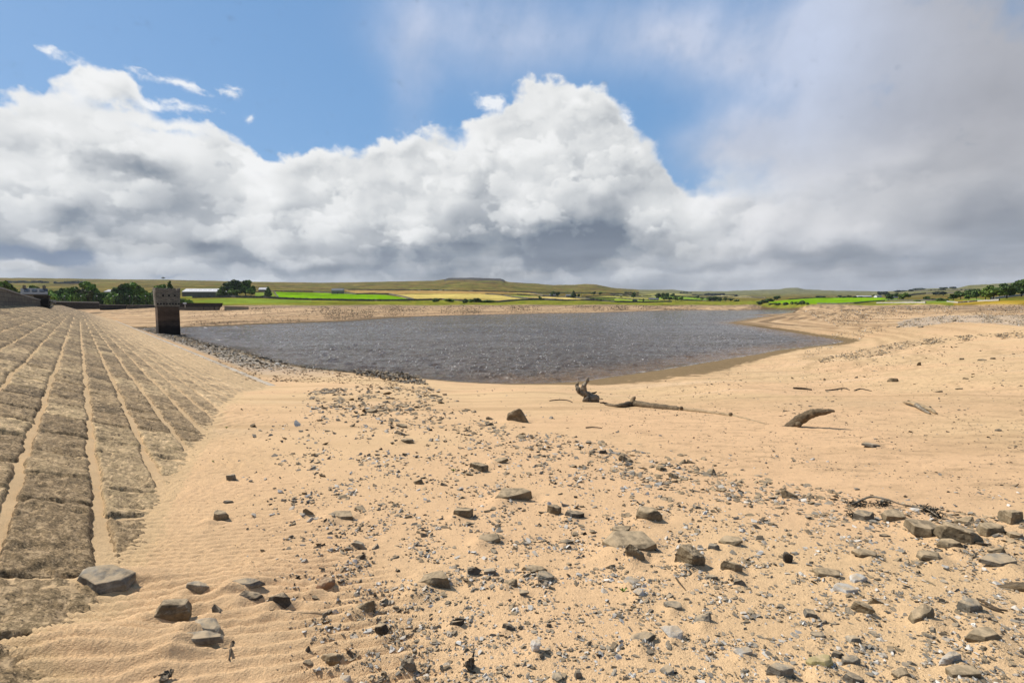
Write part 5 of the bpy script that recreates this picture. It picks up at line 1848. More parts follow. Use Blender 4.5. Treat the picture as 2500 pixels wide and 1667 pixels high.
ROCKS = [  # px, py (middle), width, height in photo pixels, form, colour, label
    (245, 1408, 148, 62, 'slab', 'g', 'largest grey slab leaning on the lowest facing stones at lower left'),
    (418, 1483, 100, 66, 'block', 'b', 'triangular brown block casting a dark shadow, right of the largest slab'),
    (503, 1526, 80, 30, 'slab', 'g', 'flat grey stone just right of the triangular brown block'),
    (488, 1554, 112, 26, 'slab', 'g', 'long thin flat stone, lower of two below the triangular block'),
    (531, 1486, 30, 28, 'wedge', 'g', 'small upright chip above the two flat stones'),
    (482, 1434, 78, 24, 'arch', 'g', 'curved sliver of grey stone half sunk in ripples, right of the largest slab'),
    (600, 1421, 84, 20, 'slab', 'g', 'pale flat flake lying in the ripples at left'),
    (610, 1451, 58, 26, 'wedge', 'd', 'dark flake half buried under the pale flat one'),
    (688, 1459, 72, 38, 'arch', 'd', 'dark hooked stone standing out of a small drift'),
    (535, 1259, 46, 30, 'block', 'b', 'squarish stone with a sand tail in the ripples'),
    (563, 1165, 26, 22, 'block', 'g', 'small square grey stone high in the ripple field'),
    (556, 1225, 26, 13, 'slab', 'g', 'small dark chip above the stone with a sand tail'),
    (407, 1652, 46, 26, 'cone', 'd', 'dark scaly lump at the bottom edge, left of centre'),
    (791, 1423, 52, 38, 'block', 'r', 'reddish brown boulder on the edge of the ripples'),
    (1057, 1413, 102, 36, 'arch', 'b', 'broad olive stone arching out of the sand'),
    (929, 1535, 38, 36, 'block', 'd', 'rough dark grey stone below the reddish one'),
    (998, 1623, 36, 36, 'slab', 'g', 'flat blue-grey stone near the bottom, left of the burnt looking one'),
    (1147, 1621, 30, 48, 'cone', 'd', 'knobbly burnt looking upright stone near the bottom'),
    (809, 1605, 56, 36, 'slab', 'b', 'tilted brown flake at the bottom left of the stony ground'),
    (833, 1256, 70, 20, 'slab', 'b', 'long split brown stone at the left rim of the stony ground'),
    (1193, 1313, 66, 24, 'slab', 'b', 'flat brown stone in the middle of the gravel'),
    (1132, 1252, 54, 22, 'block', 'b', 'pale topped block in the middle of the gravel'),
    (1020, 1176, 26, 16, 'block', 'b', 'small squared stone among upper gravel'),
    (753, 1248, 28, 22, 'wedge', 'b', 'little pointed stone at the left rim of the gravel'),
    (878, 1356, 30, 20, 'wedge', 'd', 'black wedge below the long split stone'),
    (1118, 1518, 44, 24, 'arch', 'd', 'dark broken stone above the burnt looking one'),
    (872, 1327, 46, 18, 'arch', 'g', 'grey arched stone right of the reddish boulder, higher up'),
    (1155, 1393, 38, 28, 'block', 'g', 'rough stone, left of a pair right of the broad olive one'),
    (1196, 1396, 36, 18, 'block', 'g', 'rough stone, right of a pair right of the broad olive one'),
    (888, 1478, 58, 22, 'wedge', 'b', 'olive flake with a raised corner between reddish and dark stones'),
    (853, 1591, 20, 20, 'arch', 'd', 'small dark hook right of the tilted brown flake'),
    (750, 1584, 16, 18, 'wedge', 'd', 'tiny dark spike left of the tilted brown flake'),
    (843, 1655, 34, 22, 'block', 'w', 'pale round stone at the bottom edge'),
    (925, 1661, 28, 18, 'wedge', 'g', 'blue-grey spike cut by the bottom edge'),
    (1251, 1205, 92, 34, 'slab', 'b', 'thick dark brown slab raised off the sand in mid distance'),
    (1352, 1243, 38, 28, 'block', 'b', 'rounded brown block right of the raised slab'),
    (1404, 1253, 54, 20, 'slab', 'd', 'dark split stone right of the rounded brown block'),
    (1584, 1254, 70, 34, 'block', 'b', 'stacked looking brown block behind the great leaning pair'),
    (1537, 1318, 140, 46, 'slab', 'b', 'great brown slab with a leaning plate against it'),
    (1554, 1346, 50, 46, 'wedge', 'b', 'leaning plate propped on the great brown slab'),
    (1686, 1355, 78, 60, 'block', 'b', 'cracked cube of brown stone right of the leaning plate'),
    (1741, 1332, 34, 18, 'slab', 'g', 'small grey plate right of the cracked cube'),
    (1783, 1317, 60, 20, 'slab', 'b', 'low brown slab up right of the cracked cube'),
    (1790, 1383, 58, 22, 'block', 'b', 'brick shaped stone below the low brown slab'),
    (1318, 1577, 48, 44, 'block', 'w', 'whitish boulder standing at the bottom centre'),
    (1241, 1528, 44, 22, 'arch', 'd', 'black arched shard left of the whitish boulder'),
    (1361, 1653, 34, 24, 'block', 'g', 'blue-grey lump below the whitish boulder'),
    (1411, 1648, 21, 26, 'block', 'g', 'egg shaped grey stone right of the blue-grey lump'),
    (1571, 1554, 76, 22, 'slab', 'g', 'long layered grey stone right of the whitish boulder'),
    (1642, 1543, 60, 32, 'block', 'w', 'chalky broken stone right of the long layered one'),
    (1719, 1505, 54, 32, 'wedge', 'g', 'fin shaped grey stone with a sharp tip'),
    (1646, 1476, 48, 18, 'slab', 'g', 'thin grey shard above the chalky broken stone'),
    (1803, 1418, 40, 22, 'arch', 'g', 'dark humped stone, right of a like pair below the brick shaped one'),
    (1741, 1408, 36, 16, 'arch', 'g', 'dark humped stone, left of a like pair below the cracked cube'),
    (1629, 1635, 34, 22, 'block', 'g', 'grey faceted stone at the bottom right of centre'),
    (1331, 1408, 46, 22, 'block', 'g', 'grey and white stone in front of the low olive one'),
    (1306, 1387, 64, 18, 'slab', 'b', 'low olive stone behind the grey and white one'),
    (1245, 1421, 44, 16, 'wedge', 'b', 'small dark tent shaped stone left of the low olive one'),
    (1647, 1160, 28, 20, 'wedge', 'b', 'pointed stone with a flat shadow on the ridge of stones'),
    (1568, 1443, 50, 26, 'slab', 'w', 'pale stone beside the tiny green seedling'),
    (1542, 1415, 42, 16, 'slab', 'w', 'whitish flat stone above the tiny green seedling'),
    (1815, 1588, 54, 16, 'slab', 'w', 'two toned grey and white splinter at lower right of centre'),
    (1278, 1447, 32, 18, 'block', 'g', 'small grey stone above the black arched shard'),
    (1519, 1289, 48, 16, 'slab', 'b', 'flat plate just behind the great brown slab'),
    (1385, 1323, 42, 14, 'slab', 'd', 'dark low stone left of the great brown slab'),
    (1519, 1581, 14, 12, 'cone', 'd', 'tiny dark ball between the whitish boulder and the chalky stone'),
    (1931, 1205, 42, 26, 'wedge', 'b', 'smooth brown pyramid on the ridge of stones'),
    (2262, 1284, 110, 40, 'slab', 'b', 'long pale brown ledge stone, left half of the big pair at right'),
    (2352, 1305, 96, 40, 'block', 'b', 'dark cracked ledge stone, right half of the big pair at right'),
    (2113, 1258, 50, 24, 'block', 'g', 'squat grey stone beneath the black dried weed'),
    (2190, 1256, 66, 26, 'slab', 'b', 'sloping brown slab left of the big pair'),
    (2361, 1266, 46, 26, 'wedge', 'b', 'pointed brown shard above the big pair'),
    (2480, 1257, 62, 40, 'block', 'b', 'rounded boulder cut by the right edge'),
    (2424, 1292, 60, 28, 'block', 'b', 'two faced brown stone right of the big pair'),
    (2480, 1305, 34, 18, 'block', 'b', 'small dark stone at the right edge under the rounded boulder'),
    (2320, 1324, 56, 26, 'slab', 'b', 'broken brown plate in front of the big pair'),
    (1924, 1363, 26, 38, 'tall', 'd', 'upright black and white striped stone'),
    (2022, 1395, 62, 20, 'slab', 'b', 'oval grey-brown plate right of the striped upright stone'),
    (2097, 1410, 46, 20, 'slab', 'w', 'bright cream coloured flat stone'),
    (2066, 1434, 60, 26, 'slab', 'w', 'mottled pale slab just below the cream stone'),
    (2275, 1352, 66, 24, 'slab', 'b', 'pale worn plate sunk level with the sand at right'),
    (2445, 1363, 86, 28, 'slab', 'g', 'large flat grey plate near the right edge'),
    (2116, 1345, 60, 22, 'slab', 'b', 'slanting leaf shaped slab left of the worn plate'),
    (2111, 1485, 50, 36, 'block', 'b', 'dark angular stone with a dry grass tuft'),
    (2145, 1462, 50, 22, 'arch', 'b', 'sandy arched stone behind the dark angular one'),
    (1982, 1497, 40, 24, 'block', 'g', 'blue-grey humped stone left of the dark angular one'),
    (2253, 1497, 94, 28, 'arch', 'b', 'long curved dark stone like a bent arm'),
    (2376, 1479, 66, 28, 'block', 'g', 'grey stone under a tangle of twigs'),
    (2407, 1546, 112, 36, 'slab', 'b', 'long olive slab tapering to the right'),
    (2330, 1602, 72, 36, 'arch', 'w', 'white hooked stone at lower right'),
    (2357, 1640, 88, 32, 'slab', 'b', 'brown plate under the white hooked stone'),
    (2005, 1611, 70, 32, 'slab', 'o', 'yellow-olive triangular plate near the bottom'),
    (1908, 1638, 76, 28, 'block', 'g', 'rough pale and dark stone left of the yellow-olive plate'),
    (2045, 1597, 30, 24, 'block', 'd', 'dark block right of the yellow-olive plate'),
    (2081, 1610, 46, 26, 'slab', 'g', 'blue-grey tilted plate right of the dark block'),
    (2204, 1641, 54, 22, 'slab', 'b', 'domed olive plate near the bottom right'),
    (2088, 1658, 46, 20, 'block', 'g', 'grey lump at the bottom edge below the blue-grey plate'),
    (2088, 1560, 38, 22, 'block', 'g', 'faceted grey stone below the dark angular one'),
    (2000, 1549, 40, 15, 'slab', 'g', 'slim grey stone left of the faceted one'),
    (2437, 1341, 42, 20, 'wedge', 'b', 'brown wedge behind the large flat grey plate'),
    (1170, 1140, 50, 22, 'block', 'b', 'pitted brown boulder on the upper gravel'),
    (1219, 1124, 44, 9, 'slab', 'b', 'thin bar of stone right above the pitted boulder'),
    (992, 1075, 40, 14, 'slab', 'b', 'cleft flat stone, lowest of three in the upper gravel'),
    (979, 1056, 34, 16, 'wedge', 'b', 'twin peaked stone, middle of three in the upper gravel'),
    (981, 1039, 32, 11, 'slab', 'b', 'flat tipped stone, highest of three in the upper gravel'),
    (904, 1003, 30, 11, 'slab', 'b', 'longest stone of the dense patch near the water'),
    (1266, 1018, 54, 38, 'fin', 'b', 'shark fin shaped boulder alone on smooth sand'),
    (1198, 1021, 24, 12, 'wedge', 'b', 'low pointed stone left of the shark fin boulder'),
    (1472, 1103, 24, 14, 'block', 'd', 'dark cube at the head of the stone ridge'),
    (1529, 1118, 38, 22, 'wedge', 'b', 'faceted brown stone right of the dark cube'),
    (1735, 1151, 32, 17, 'wedge', 'b', 'brown pyramid on the ridge right of the pointed stone'),
    (1667, 1127, 26, 16, 'wedge', 'b', 'leaning brown stone on top of the ridge'),
    (1617, 1143, 28, 13, 'block', 'b', 'low brown stone on the ridge left of the leaning one'),
    (2130, 1085, 46, 10, 'slab', 'g', 'thin striped grey slab alone on the flat sand'),
    (2439, 1050, 18, 7, 'slab', 'd', 'small dark stone alone on the flat sand at right'),
    (2183, 928, 25, 13, 'block', 'b', 'lone tan boulder on the far sand, right of centre'),
    (2244, 889, 10, 11, 'block', 'b', 'lone upright block on the far sand above the tan boulder'),
    (2295, 956, 16, 6, 'slab', 'b', 'small flat stone on the far right sand, left of two'),
    (2342, 949, 16, 6, 'slab', 'b', 'small flat stone on the far right sand, right of two'),
    (2400, 879, 20, 5, 'slab', 'b', 'low flat rock on the right slope, middle one'),
    (2350, 876, 13, 6, 'slab', 'b', 'pale angular rock on the right slope, left one'),
    (2425, 875, 14, 6, 'slab', 'b', 'pale rock on the right slope, right one'),
    (2360, 924, 14, 5, 'slab', 'b', 'little brick of stone on the right slope'),
    (2332, 783, 10, 4, 'block', 'd', 'black rock on top of the grey stony mound'),
    (2250, 798, 13, 5, 'slab', 'd', 'dark flat rock at the foot of the grey stony mound'),
    (2194, 798, 12, 4, 'slab', 'd', 'dark slab at the left tip of the grey stony mound'),
]


def rock_mesh(seed, lx, ly, lz, form, detail=2):
    rs = random.Random(seed)
    pts = []
    if form == 'fin':
        pts = [(-.5, -.35, -.3), (.5, -.3, -.35), (.48, .3, -.35), (-.5, .35, -.3), (-.42, -.3, 0), (.0, -.12, .5), (.12, .05, .42), (.28, -.2, .12), (-.2, .2, .3), (-.5, .0, .05)]
    elif form == 'wedge':
        k = rs.choice((-1, 1)) * .3
        for i in range(7):
            a = i / 7 * 6.283 + rs.uniform(-.3, .3)
            pts.append((.5 * math.cos(a) * rs.uniform(.85, 1), .5 * math.sin(a) * rs.uniform(.85, 1), -.5))
            pts.append((.42 * math.cos(a), .42 * math.sin(a), rs.uniform(-.35, -.05)))
        pts += [(k, rs.uniform(-.2, .2), .5), (k - .22, rs.uniform(-.2, .2), rs.uniform(.1, .4)), (k + .1, .2, rs.uniform(.1, .4))]
    elif form in ('cone', 'tall'):
        for i in range(16):
            z = rs.uniform(-.5, .5)
            r = .5 * math.sqrt(max(1 - (z * 1.7) ** 2 * .8, .1))
            a = rs.uniform(0, 6.283)
            pts.append((r * math.cos(a), r * math.sin(a), z))
    else:
        if rs.random() < .45 and lx < .14:
            m = 15 if form == 'slab' else 12
            for i in range(m):
                v = Vector((rs.gauss(0, 1), rs.gauss(0, 1), rs.gauss(0, 1))).normalized()
                pts.append((v.x * .56 * rs.uniform(.75, 1.1), v.y * .56 * rs.uniform(.75, 1.1), max(-.5, min(.5, v.z * .75))))
        n = rs.choice((5, 6, 7)) if form != 'block' else rs.choice((4, 5, 6))
        if pts:
            n = 0
        off = rs.uniform(0, 6.28)
        tx, ty = rs.uniform(-.35, .35), rs.uniform(-.3, .15)
        top = rs.uniform(.70, .95)
        for i in range(n):
            a = off + i / n * 6.283 + rs.uniform(-.28, .28)
            r = .5 * rs.uniform(.78, 1.05)
            x, y = r * math.cos(a) * 1.08, r * math.sin(a) * 1.08
            pts.append((x, y, -.5))
            pts.append((x * rs.uniform(.95, 1.03), y * rs.uniform(.95, 1.03), rs.uniform(-.1, .15)))
            t = top * rs.uniform(.85, 1.08)
            pts.append((x * t, y * t, .40 + x * tx + y * ty + rs.uniform(-.07, .07)))
    bm = bmesh.new()
    for p in pts:
        bm.verts.new(p)
    r = bmesh.ops.convex_hull(bm, input=bm.verts[:])
    junk = [g for g in r['geom_interior'] if isinstance(g, bmesh.types.BMVert)]
    if junk:
        bmesh.ops.delete(bm, geom=list(set(junk)), context='VERTS')
    bmesh.ops.dissolve_limit(bm, angle_limit=.12, verts=bm.verts[:], edges=bm.edges[:])
    for v in bm.verts:
        v.co = Vector((v.co.x * lx, v.co.y * ly, v.co.z * lz))
        if form == 'arch':
            u = v.co.x / lx * 2
            v.co.z -= lz * .55 * u * u
            v.co.y += ly * .3 * u * u * (1 if seed % 2 else -1)
    s = min(lx, ly, lz)
    if detail:
        bmesh.ops.bevel(bm, geom=bm.edges[:], offset=s * .045, segments=1, affect='EDGES', profile=.6)
        bmesh.ops.triangulate(bm, faces=bm.faces[:])
        L = max(lx, ly)
        for _ in range(3 if detail > 1 else 1):
            es = [e for e in bm.edges if e.calc_length() > L / (14 if detail > 1 else 7)]
            if es:
                bmesh.ops.subdivide_edges(bm, edges=es, cuts=1)
                bmesh.ops.triangulate(bm, faces=bm.faces[:])
        bm.normal_update()
        off = Vector((seed * 1.37, seed * .71, 0))
        k = 1.0 / L
        nrm = [v.normal.copy() for v in bm.verts]
        amp = .16 if form == 'cone' else .05
        for v, n in zip(bm.verts, nrm):
            q = v.co * k
            d = mnoise.fractal(q * 3.2 + off, .7, 2.1, 4) * amp * s * 1.2 + mnoise.fractal(Vector((q.x * 2, q.y * 2, q.z * 14)) + off, .8, 2, 2) * amp * .5 * s
            if form == 'cone':
                d += (mnoise.cell(q * 9 + off) - .5) * .22 * s
            v.co += n * d
    me = bpy.data.meshes.new('stone')
    bmesh.ops.recalc_face_normals(bm, faces=bm.faces[:])
    bm.to_mesh(me); bm.free()
    return me


def rock_dims(px, py, w, h, form):
    P = hit(px, py + h * .28)[0]
    Y = P[1]
    lx = w / 1250 * Y * 1.05
    hm = h / 1250 * Y
    dep = math.atan2(CAMZ - P[2], Y)
    ly = lx * {'slab': .62, 'block': .75, 'wedge': .6, 'arch': .42, 'cone': .9, 'tall': .7, 'fin': .45}[form]
    ly = min(ly, hm / max(math.sin(dep), .02) * .80)
    lz = max((hm - .8 * ly * math.sin(dep)) / math.cos(dep), {'slab': .12, 'block': .32}.get(form, .32) * lx)
    ly = max(ly, lx * .3)
    return P, lx, ly, lz


def apply_drifts():
    """wind-blown sand heaped against the bigger stones"""
    for i, (px, py, w, h, form, c, lab) in enumerate(ROCKS):
        if w < 28 or py < 1000:
            continue
        P, lx, ly, lz = rock_dims(px, py, w, h, form)
        j0, j1 = np.searchsorted(RAD, [math.hypot(P[0], P[1]) - 2 * lx, math.hypot(P[0], P[1]) + 2 * lx])
        a = math.atan2(P[0], P[1]); da = 2.4 * lx / math.hypot(P[0], P[1])
        i0, i1 = np.searchsorted(AZS, [a - da, a + da])
        sl = (slice(j0, j1), slice(i0, i1))
        dx, dy = GX[sl] - P[0], GY[sl] - P[1]
        # tail points down-left, towards the viewer
        u = (dx * .45 + dy * .9) / lx; v = (dx * .9 - dy * .45) / lx
        k = .16 * min(lx, .35) * np.exp(-((u + .55) / .42) ** 2 - ((v + .05) / .36) ** 2)
        k = k + .06 * min(lx, .35) * np.exp(-(u / .75) ** 2 - (v / .7) ** 2)
        k = k - .08 * min(lx, .35) * np.exp(-((u - .2) / .35) ** 2 - ((v - .62) / .22) ** 2)
        GZ[sl] += k


STONE_MATS = {}


def build_rocks():
    M = STONE_MATS
    M['g'] = stone_material('grey_limestone', [(.30, (.085, .075, .060)), (.5, (.165, .150, .120)), (.72, (.30, .275, .225))], 9, .006)
    M['b'] = stone_material('brown_gritstone', [(.30, (.085, .065, .039)), (.5, (.175, .135, .082)), (.72, (.29, .225, .138))], 9, .006)
    M['d'] = stone_material('dark_shale', [(.30, (.03, .027, .022)), (.5, (.065, .057, .046)), (.72, (.14, .125, .10))], 10, .006)
    M['w'] = stone_material('pale_limestone', [(.30, (.30, .285, .25)), (.5, (.44, .42, .38)), (.72, (.60, .57, .52))], 9, .006)
    M['r'] = stone_material('reddish_gritstone', [(.30, (.17, .095, .055)), (.5, (.28, .165, .10)), (.72, (.37, .23, .14))], 9, .006)
    M['o'] = stone_material('olive_gritstone', [(.30, (.17, .145, .06)), (.5, (.27, .225, .10)), (.72, (.36, .30, .15))], 9, .006)
    for i, (px, py, w, h, form, c, lab) in enumerate(ROCKS):
        P, lx, ly, lz = rock_dims(px, py, w, h, form)
        me = rock_mesh(100 + i, lx, ly, lz * 1.25, form, 2 if w > 30 else 1)
        o = add_ob('stone' if w < 60 else 'boulder', me, M[c])
        z = float(gz(P[0], P[1]))
        o.location = (P[0], P[1] + ly * .18, z + lz * {'slab': .20, 'arch': .16, 'fin': .36, 'wedge': .24}.get(form, .26))
        rs = random.Random(i)
        tilt = .20 if form == 'slab' else .12
        o.rotation_euler = (rs.uniform(.0, tilt) * 1.3, rs.uniform(-.16, .16), rs.uniform(-.3, .3))
        tag(o, lab, 'stone', 'stones picked out on the sand')


def _ground_normal_z(x, y, e=.3):
    return gz(x, y)


def build_scatter():
    rs = np.random.RandomState(77)
    # ---- middle sized stones, each one an object (shared shapes)
    forms = [rock_mesh(900 + i, 1.0, .62, .30 if i % 3 else .18, ['slab', 'block', 'wedge', 'arch'][i % 4], 1) for i in range(16)]
    variants = {}
    def var(i, c):
        if (i, c) not in variants:
            m = forms[i].copy(); m.materials.clear(); m.materials.append(STONE_MATS[c]); variants[(i, c)] = m
        return variants[(i, c)]
    zones = [  # polygon, count, px width range, colours, label
        ([(700, 1180), (1250, 1180), (1250, 1440), (700, 1440)], 34, (15, 30), 'gggdbw', 'loose stone on the gravel left of centre, in mid distance'),
        ([(760, 1450), (1290, 1450), (1290, 1667), (700, 1667)], 34, (16, 32), 'gggdw', 'loose stone close by on the sand left of the bottom centre'),
        ([(1300, 1180), (1880, 1150), (1880, 1400), (1300, 1400)], 40, (15, 32), 'gbbbd', 'loose stone round the great brown slab and the cracked cube'),
        ([(1300, 1440), (1880, 1430), (1880, 1667), (1300, 1667)], 40, (16, 34), 'gggwd', 'loose grey stone near the bottom, between the whitish boulder and the striped one'),
        ([(1900, 1230), (2500, 1330), (2500, 1450), (1900, 1400)], 26, (16, 34), 'gbbd', 'loose stone below the ledge stones at right'),
        ([(1900, 1460), (2500, 1480), (2500, 1667), (1900, 1667)], 46, (18, 38), 'gggwbd', 'loose stone in the stony lower right corner'),
        ([(1380, 1080), (1560, 1080), (2100, 1215), (2060, 1250), (1700, 1200), (1420, 1120)], 44, (14, 34), 'bbbg', 'brown stone of the ridge running to the right'),
        ([(760, 955), (1040, 950), (1060, 1000), (860, 1010), (740, 985)], 34, (9, 20), 'bbgd', 'stone in the dense patch near the water'),
    ]
    n_ob = 0
    for poly, cnt, wr, cols, lab in zones:
        xs = [p[0] for p in poly]; ys = [p[1] for p in poly]
        k = 0
        while k < cnt:
            px = rs.uniform(min(xs), max(xs)); py = rs.uniform(min(ys), max(ys))
            if not in_poly(np.array([px]), np.array([py]), poly)[0]:
                continue
            if any(abs(px - r[0]) < r[2] * .62 and abs(py - r[1]) < r[3] * .8 for r in ROCKS):
                continue
            w = wr[0] + (wr[1] - wr[0]) * rs.rand() ** 2
            P = hit(px, py)[0]
            s = w / 1250 * P[1]
            o = add_ob('stone', var(rs.randint(16), cols[rs.randint(len(cols))]))
            o.scale = (s, s * rs.uniform(.7, 1.2), s * rs.uniform(.7, 1.3))
            o.location = (P[0], P[1], P[2] + s * rs.uniform(-.06, .06))
            o.rotation_euler = (rs.uniform(-.4, .45), rs.uniform(-.4, .4), rs.uniform(0, 6.28))
            tag(o, lab, 'stone', lab.replace('loose stone', 'loose stones'))
            k += 1; n_ob += 1
    # ---- uncountable chips
    T = []
    for i in range(12):
        pts = np.random.RandomState(40 + i).normal(size=(9, 3)); pts /= np.linalg.norm(pts, axis=1)[:, None]
        pts *= np.array([.55, .42, .26])
        bm = bmesh.new()
        for p in pts:
            bm.verts.new(p)
        r = bmesh.ops.convex_hull(bm, input=bm.verts[:])
        junk = [g for g in r['geom_interior'] if isinstance(g, bmesh.types.BMVert)]
        if junk:
            bmesh.ops.delete(bm, geom=list(set(junk)), context='VERTS')
        bmesh.ops.triangulate(bm, faces=bm.faces[:])
        bm.verts.index_update()
        T.append((np.array([v.co[:] for v in bm.verts]), np.array([[v.index for v in f.verts] for f in bm.faces])))
        bm.free()
    mat, N, b = new_mat('stone_chips')
    P_ = pos(N)
    c = N.v('SCALE', attr(N, 'tint').outputs['Color'], scale=N.mad(N.noise(P_, 40, 3, .6), 1.0, .5))
    up = N.sep(N.n.new('ShaderNodeNewGeometry').outputs['Normal'])[2]
    c = N.mix(N.mul(N.sstep(up, .6, .97), N.sstep(N.noise(P_, 9, 4, .6), .35, .65, .05, .65)), c, (.46, .34, .205))
    N.l.new(c, b.inputs['Base Color'])
    b.inputs['Roughness'].default_value = .9
    b.inputs['Specular IOR Level'].default_value = .25
    PAL = {'g': (.18, .165, .138), 'b': (.165, .125, .078), 'd': (.055, .047, .036), 'w': (.44, .42, .38), 'k': (.035, .028, .02), 't': (.34, .25, .15), 'o': (.25, .145, .06), 'r': (.15, .085, .04)}

    def stuff(name, label, cat, xyz, size, cols, emb=.15, flat=1.0):
        n = len(xyz)
        VV, FF, CC = [], [], []
        base = 0
        ti = rs.randint(len(T), size=n)
        colr = np.array([PAL[cols[k]] for k in rs.randint(len(cols), size=n)]) * rs.uniform(.7, 1.35, (n, 1))
        for t in range(len(T)):
            m = np.where(ti == t)[0]
            if not len(m):
                continue
            v, f = T[t]
            a = rs.uniform(0, 6.28, len(m)); tl = rs.normal(0, .25, (len(m), 2))
            s = size[m]
            sc = rs.uniform(.75, 1.3, (len(m), 3)) * s[:, None]
            sc[:, 2] *= flat
            p = v[None] * sc[:, None, :]
            z = p[..., 2] + p[..., 0] * tl[:, :1] + p[..., 1] * tl[:, 1:]
            x = p[..., 0] * np.cos(a)[:, None] - p[..., 1] * np.sin(a)[:, None]
            y = p[..., 0] * np.sin(a)[:, None] + p[..., 1] * np.cos(a)[:, None]
            q = np.stack([x + xyz[m, 0:1], y + xyz[m, 1:2], z + xyz[m, 2:3] + (emb * s)[:, None]], -1)
            VV.append(q.reshape(-1, 3))
            FF.append((f[None] + (np.arange(len(m)) * len(v))[:, None, None] + base).reshape(-1, 3))
            CC.append(np.repeat(colr[m], len(v), 0))
            base += len(m) * len(v)
        me = mesh_np(name, np.concatenate(VV), np.concatenate(FF))
        colour_attr(me, 'tint', np.concatenate(CC))
        tag(add_ob(name, me, mat), label, cat, None, 'stuff')

    def sample(poly, n, dens=None, rmin=0.0, clump=None):
        xs = [p[0] for p in poly]; ys = [p[1] for p in poly]
        out = np.zeros((0, 2))
        while len(out) < n:
            q = np.stack([rs.uniform(min(xs), max(xs), n * 2), rs.uniform(min(ys), max(ys), n * 2)], 1)
            m = in_poly(q[:, 0], q[:, 1], poly)
            if dens is not None:
                m &= rs.rand(len(q)) < dens(q[:, 0], q[:, 1])
            q = q[m]
            if clump:
                k = fbm(q[:, 0] / clump, q[:, 1] / clump * 2.2, 4, .6, seed=666)
                q = q[rs.rand(len(q)) < sst(k, -.20, .28) * .94 + .06]
            out = np.concatenate([out, q])
        out = out[:n]
        H = hit(out[:, 0], out[:, 1], rmin)
        ok = ~np.isnan(H[:, 0])
        return out[ok], H[ok]

    # near gravel: real sizes follow a steep law, plain to the left where the ripples lie
    def dn(px, py):
        lim = np.interp(py, [930, 1000, 1100, 1200, 1400, 1667], [700, 660, 640, 640, 720, 780])
        d = sst(px, lim - 120, lim + 260)
        # the smooth silt beyond the ridge of stones
        rid = np.interp(px, [1000, 1250, 1450, 1800, 2100, 2500], [990, 1040, 1090, 1170, 1230, 1285])
        return d * np.where(py < rid, .10, 1.0)
    q, H = sample([(560, 985), (1100, 985), (2500, 1180), (3000, 1270), (3000, 1850), (620, 1850)], 25000, dn, clump=90)
    px_size = np.clip(1.8 + rs.exponential(2.9, len(H)) + (q[:, 1] - 1000) / 667 * 2.6 * rs.rand(len(H)), 2, 15)
    stuff('gravel', 'grey and brown stone chips strewn over the sand in the foreground', 'gravel', H, px_size / 1250 * H[:, 1] * 1.25, 'gggwbbdw', .12)
    q, H = sample([(200, 940), (2500, 1000), (2500, 1667), (150, 1667)], 5000)
    keep = H[:, 0] * DRX + H[:, 1] * DRY > .7
    H = H[keep]; 
    stuff('grit', 'fine dark grit scattered over the rippled sand', 'grit', H, rs.uniform(1.2, 3.2, len(H)) / 1250 * H[:, 1], 'gdkb', .1)
    # ridge of stones running down to the right
    q, H = sample([(700, 955), (1050, 945), (1250, 1035), (1500, 1085), (1800, 1160), (2200, 1225), (2500, 1270), (2850, 1340), (2850, 1400), (2500, 1330), (2100, 1280), (1700, 1215), (1350, 1130), (1000, 1040), (760, 1000)], 2300, clump=60)
    stuff('rubble', 'ridge of small brown and grey stones curving away to the right', 'rubble', H, np.clip(4 + rs.exponential(4.5, len(H)), 4, 22) / 1250 * H[:, 1], 'bbbggt', .10, .7)
    q, H = sample([(740, 955), (860, 945), (1045, 945), (1060, 985), (1000, 1005), (860, 1005), (770, 985)], 330, clump=40)
    stuff('rubble', 'dense patch of stones on the sand just before the water', 'rubble', H, np.clip(6 + rs.exponential(4.5, len(H)), 5, 20) / 1250 * H[:, 1], 'bbtggtt', .10, .7)
    q, H = sample([(520, 880), (700, 893), (900, 908), (1060, 945), (1000, 950), (800, 935), (600, 930)], 900, clump=35)
    stuff('debris', 'brown lines of dried debris and bark on the sand above the near shore', 'debris', H, rs.uniform(2.5, 7, len(H)) / 1250 * H[:, 1], 'orko', .1, .6)
    # stones heaped at the water's edge
    q, H = sample([(858, 908), (900, 905), (960, 912), (1035, 928), (1045, 940), (1000, 938), (920, 925), (865, 915)], 420)
    H[:, 2] += rs.uniform(0, .25, len(H)) * (q[:, 1] < 930)
    stuff('rubble', 'low heap of dark stones at the near water edge', 'rubble', H, rs.uniform(6, 13, len(H)) / 1250 * H[:, 1], 'dgbdg', .15, 1.1)
    # bank of stones between the dam toe and the water
    n = 6500
    al = rs.uniform(44, 175, n); u = rs.rand(n)
    pp = DAM_TOE + 1.5 + u * 8.5
    x, y = dam_xy(pp, al)
    zg = gz(x, y); ok = (zg > -.35) & (rs.rand(n) < sst(pp, DAM_TOE + 1.2, DAM_TOE + 3) * sst(al, 44, 70))
    H = np.stack([x, y, zg], 1)[ok]
    sz = rs.uniform(.12, .34, len(H)) * (1 + .9 * (rs.rand(len(H)) < .08))
    stuff('shingle_bank', 'bank of grey broken stone between the dam toe and the water', 'shingle', H, sz, 'ggbbdwt', .1, 1.0)
    sh = np.stack([_sx, _sy], 1)
    k = []
    for a, b_ in zip(SHORE[4:16], SHORE[5:17]):
        m = int(np.hypot(*(b_ - a)) * 7)
        t = rs.rand(m)[:, None]
        k.append(a + (b_ - a) * t + rs.normal(0, .35, (m, 2)))
    k = np.concatenate(k)
    H = np.column_stack([k, gz(k[:, 0], k[:, 1])])
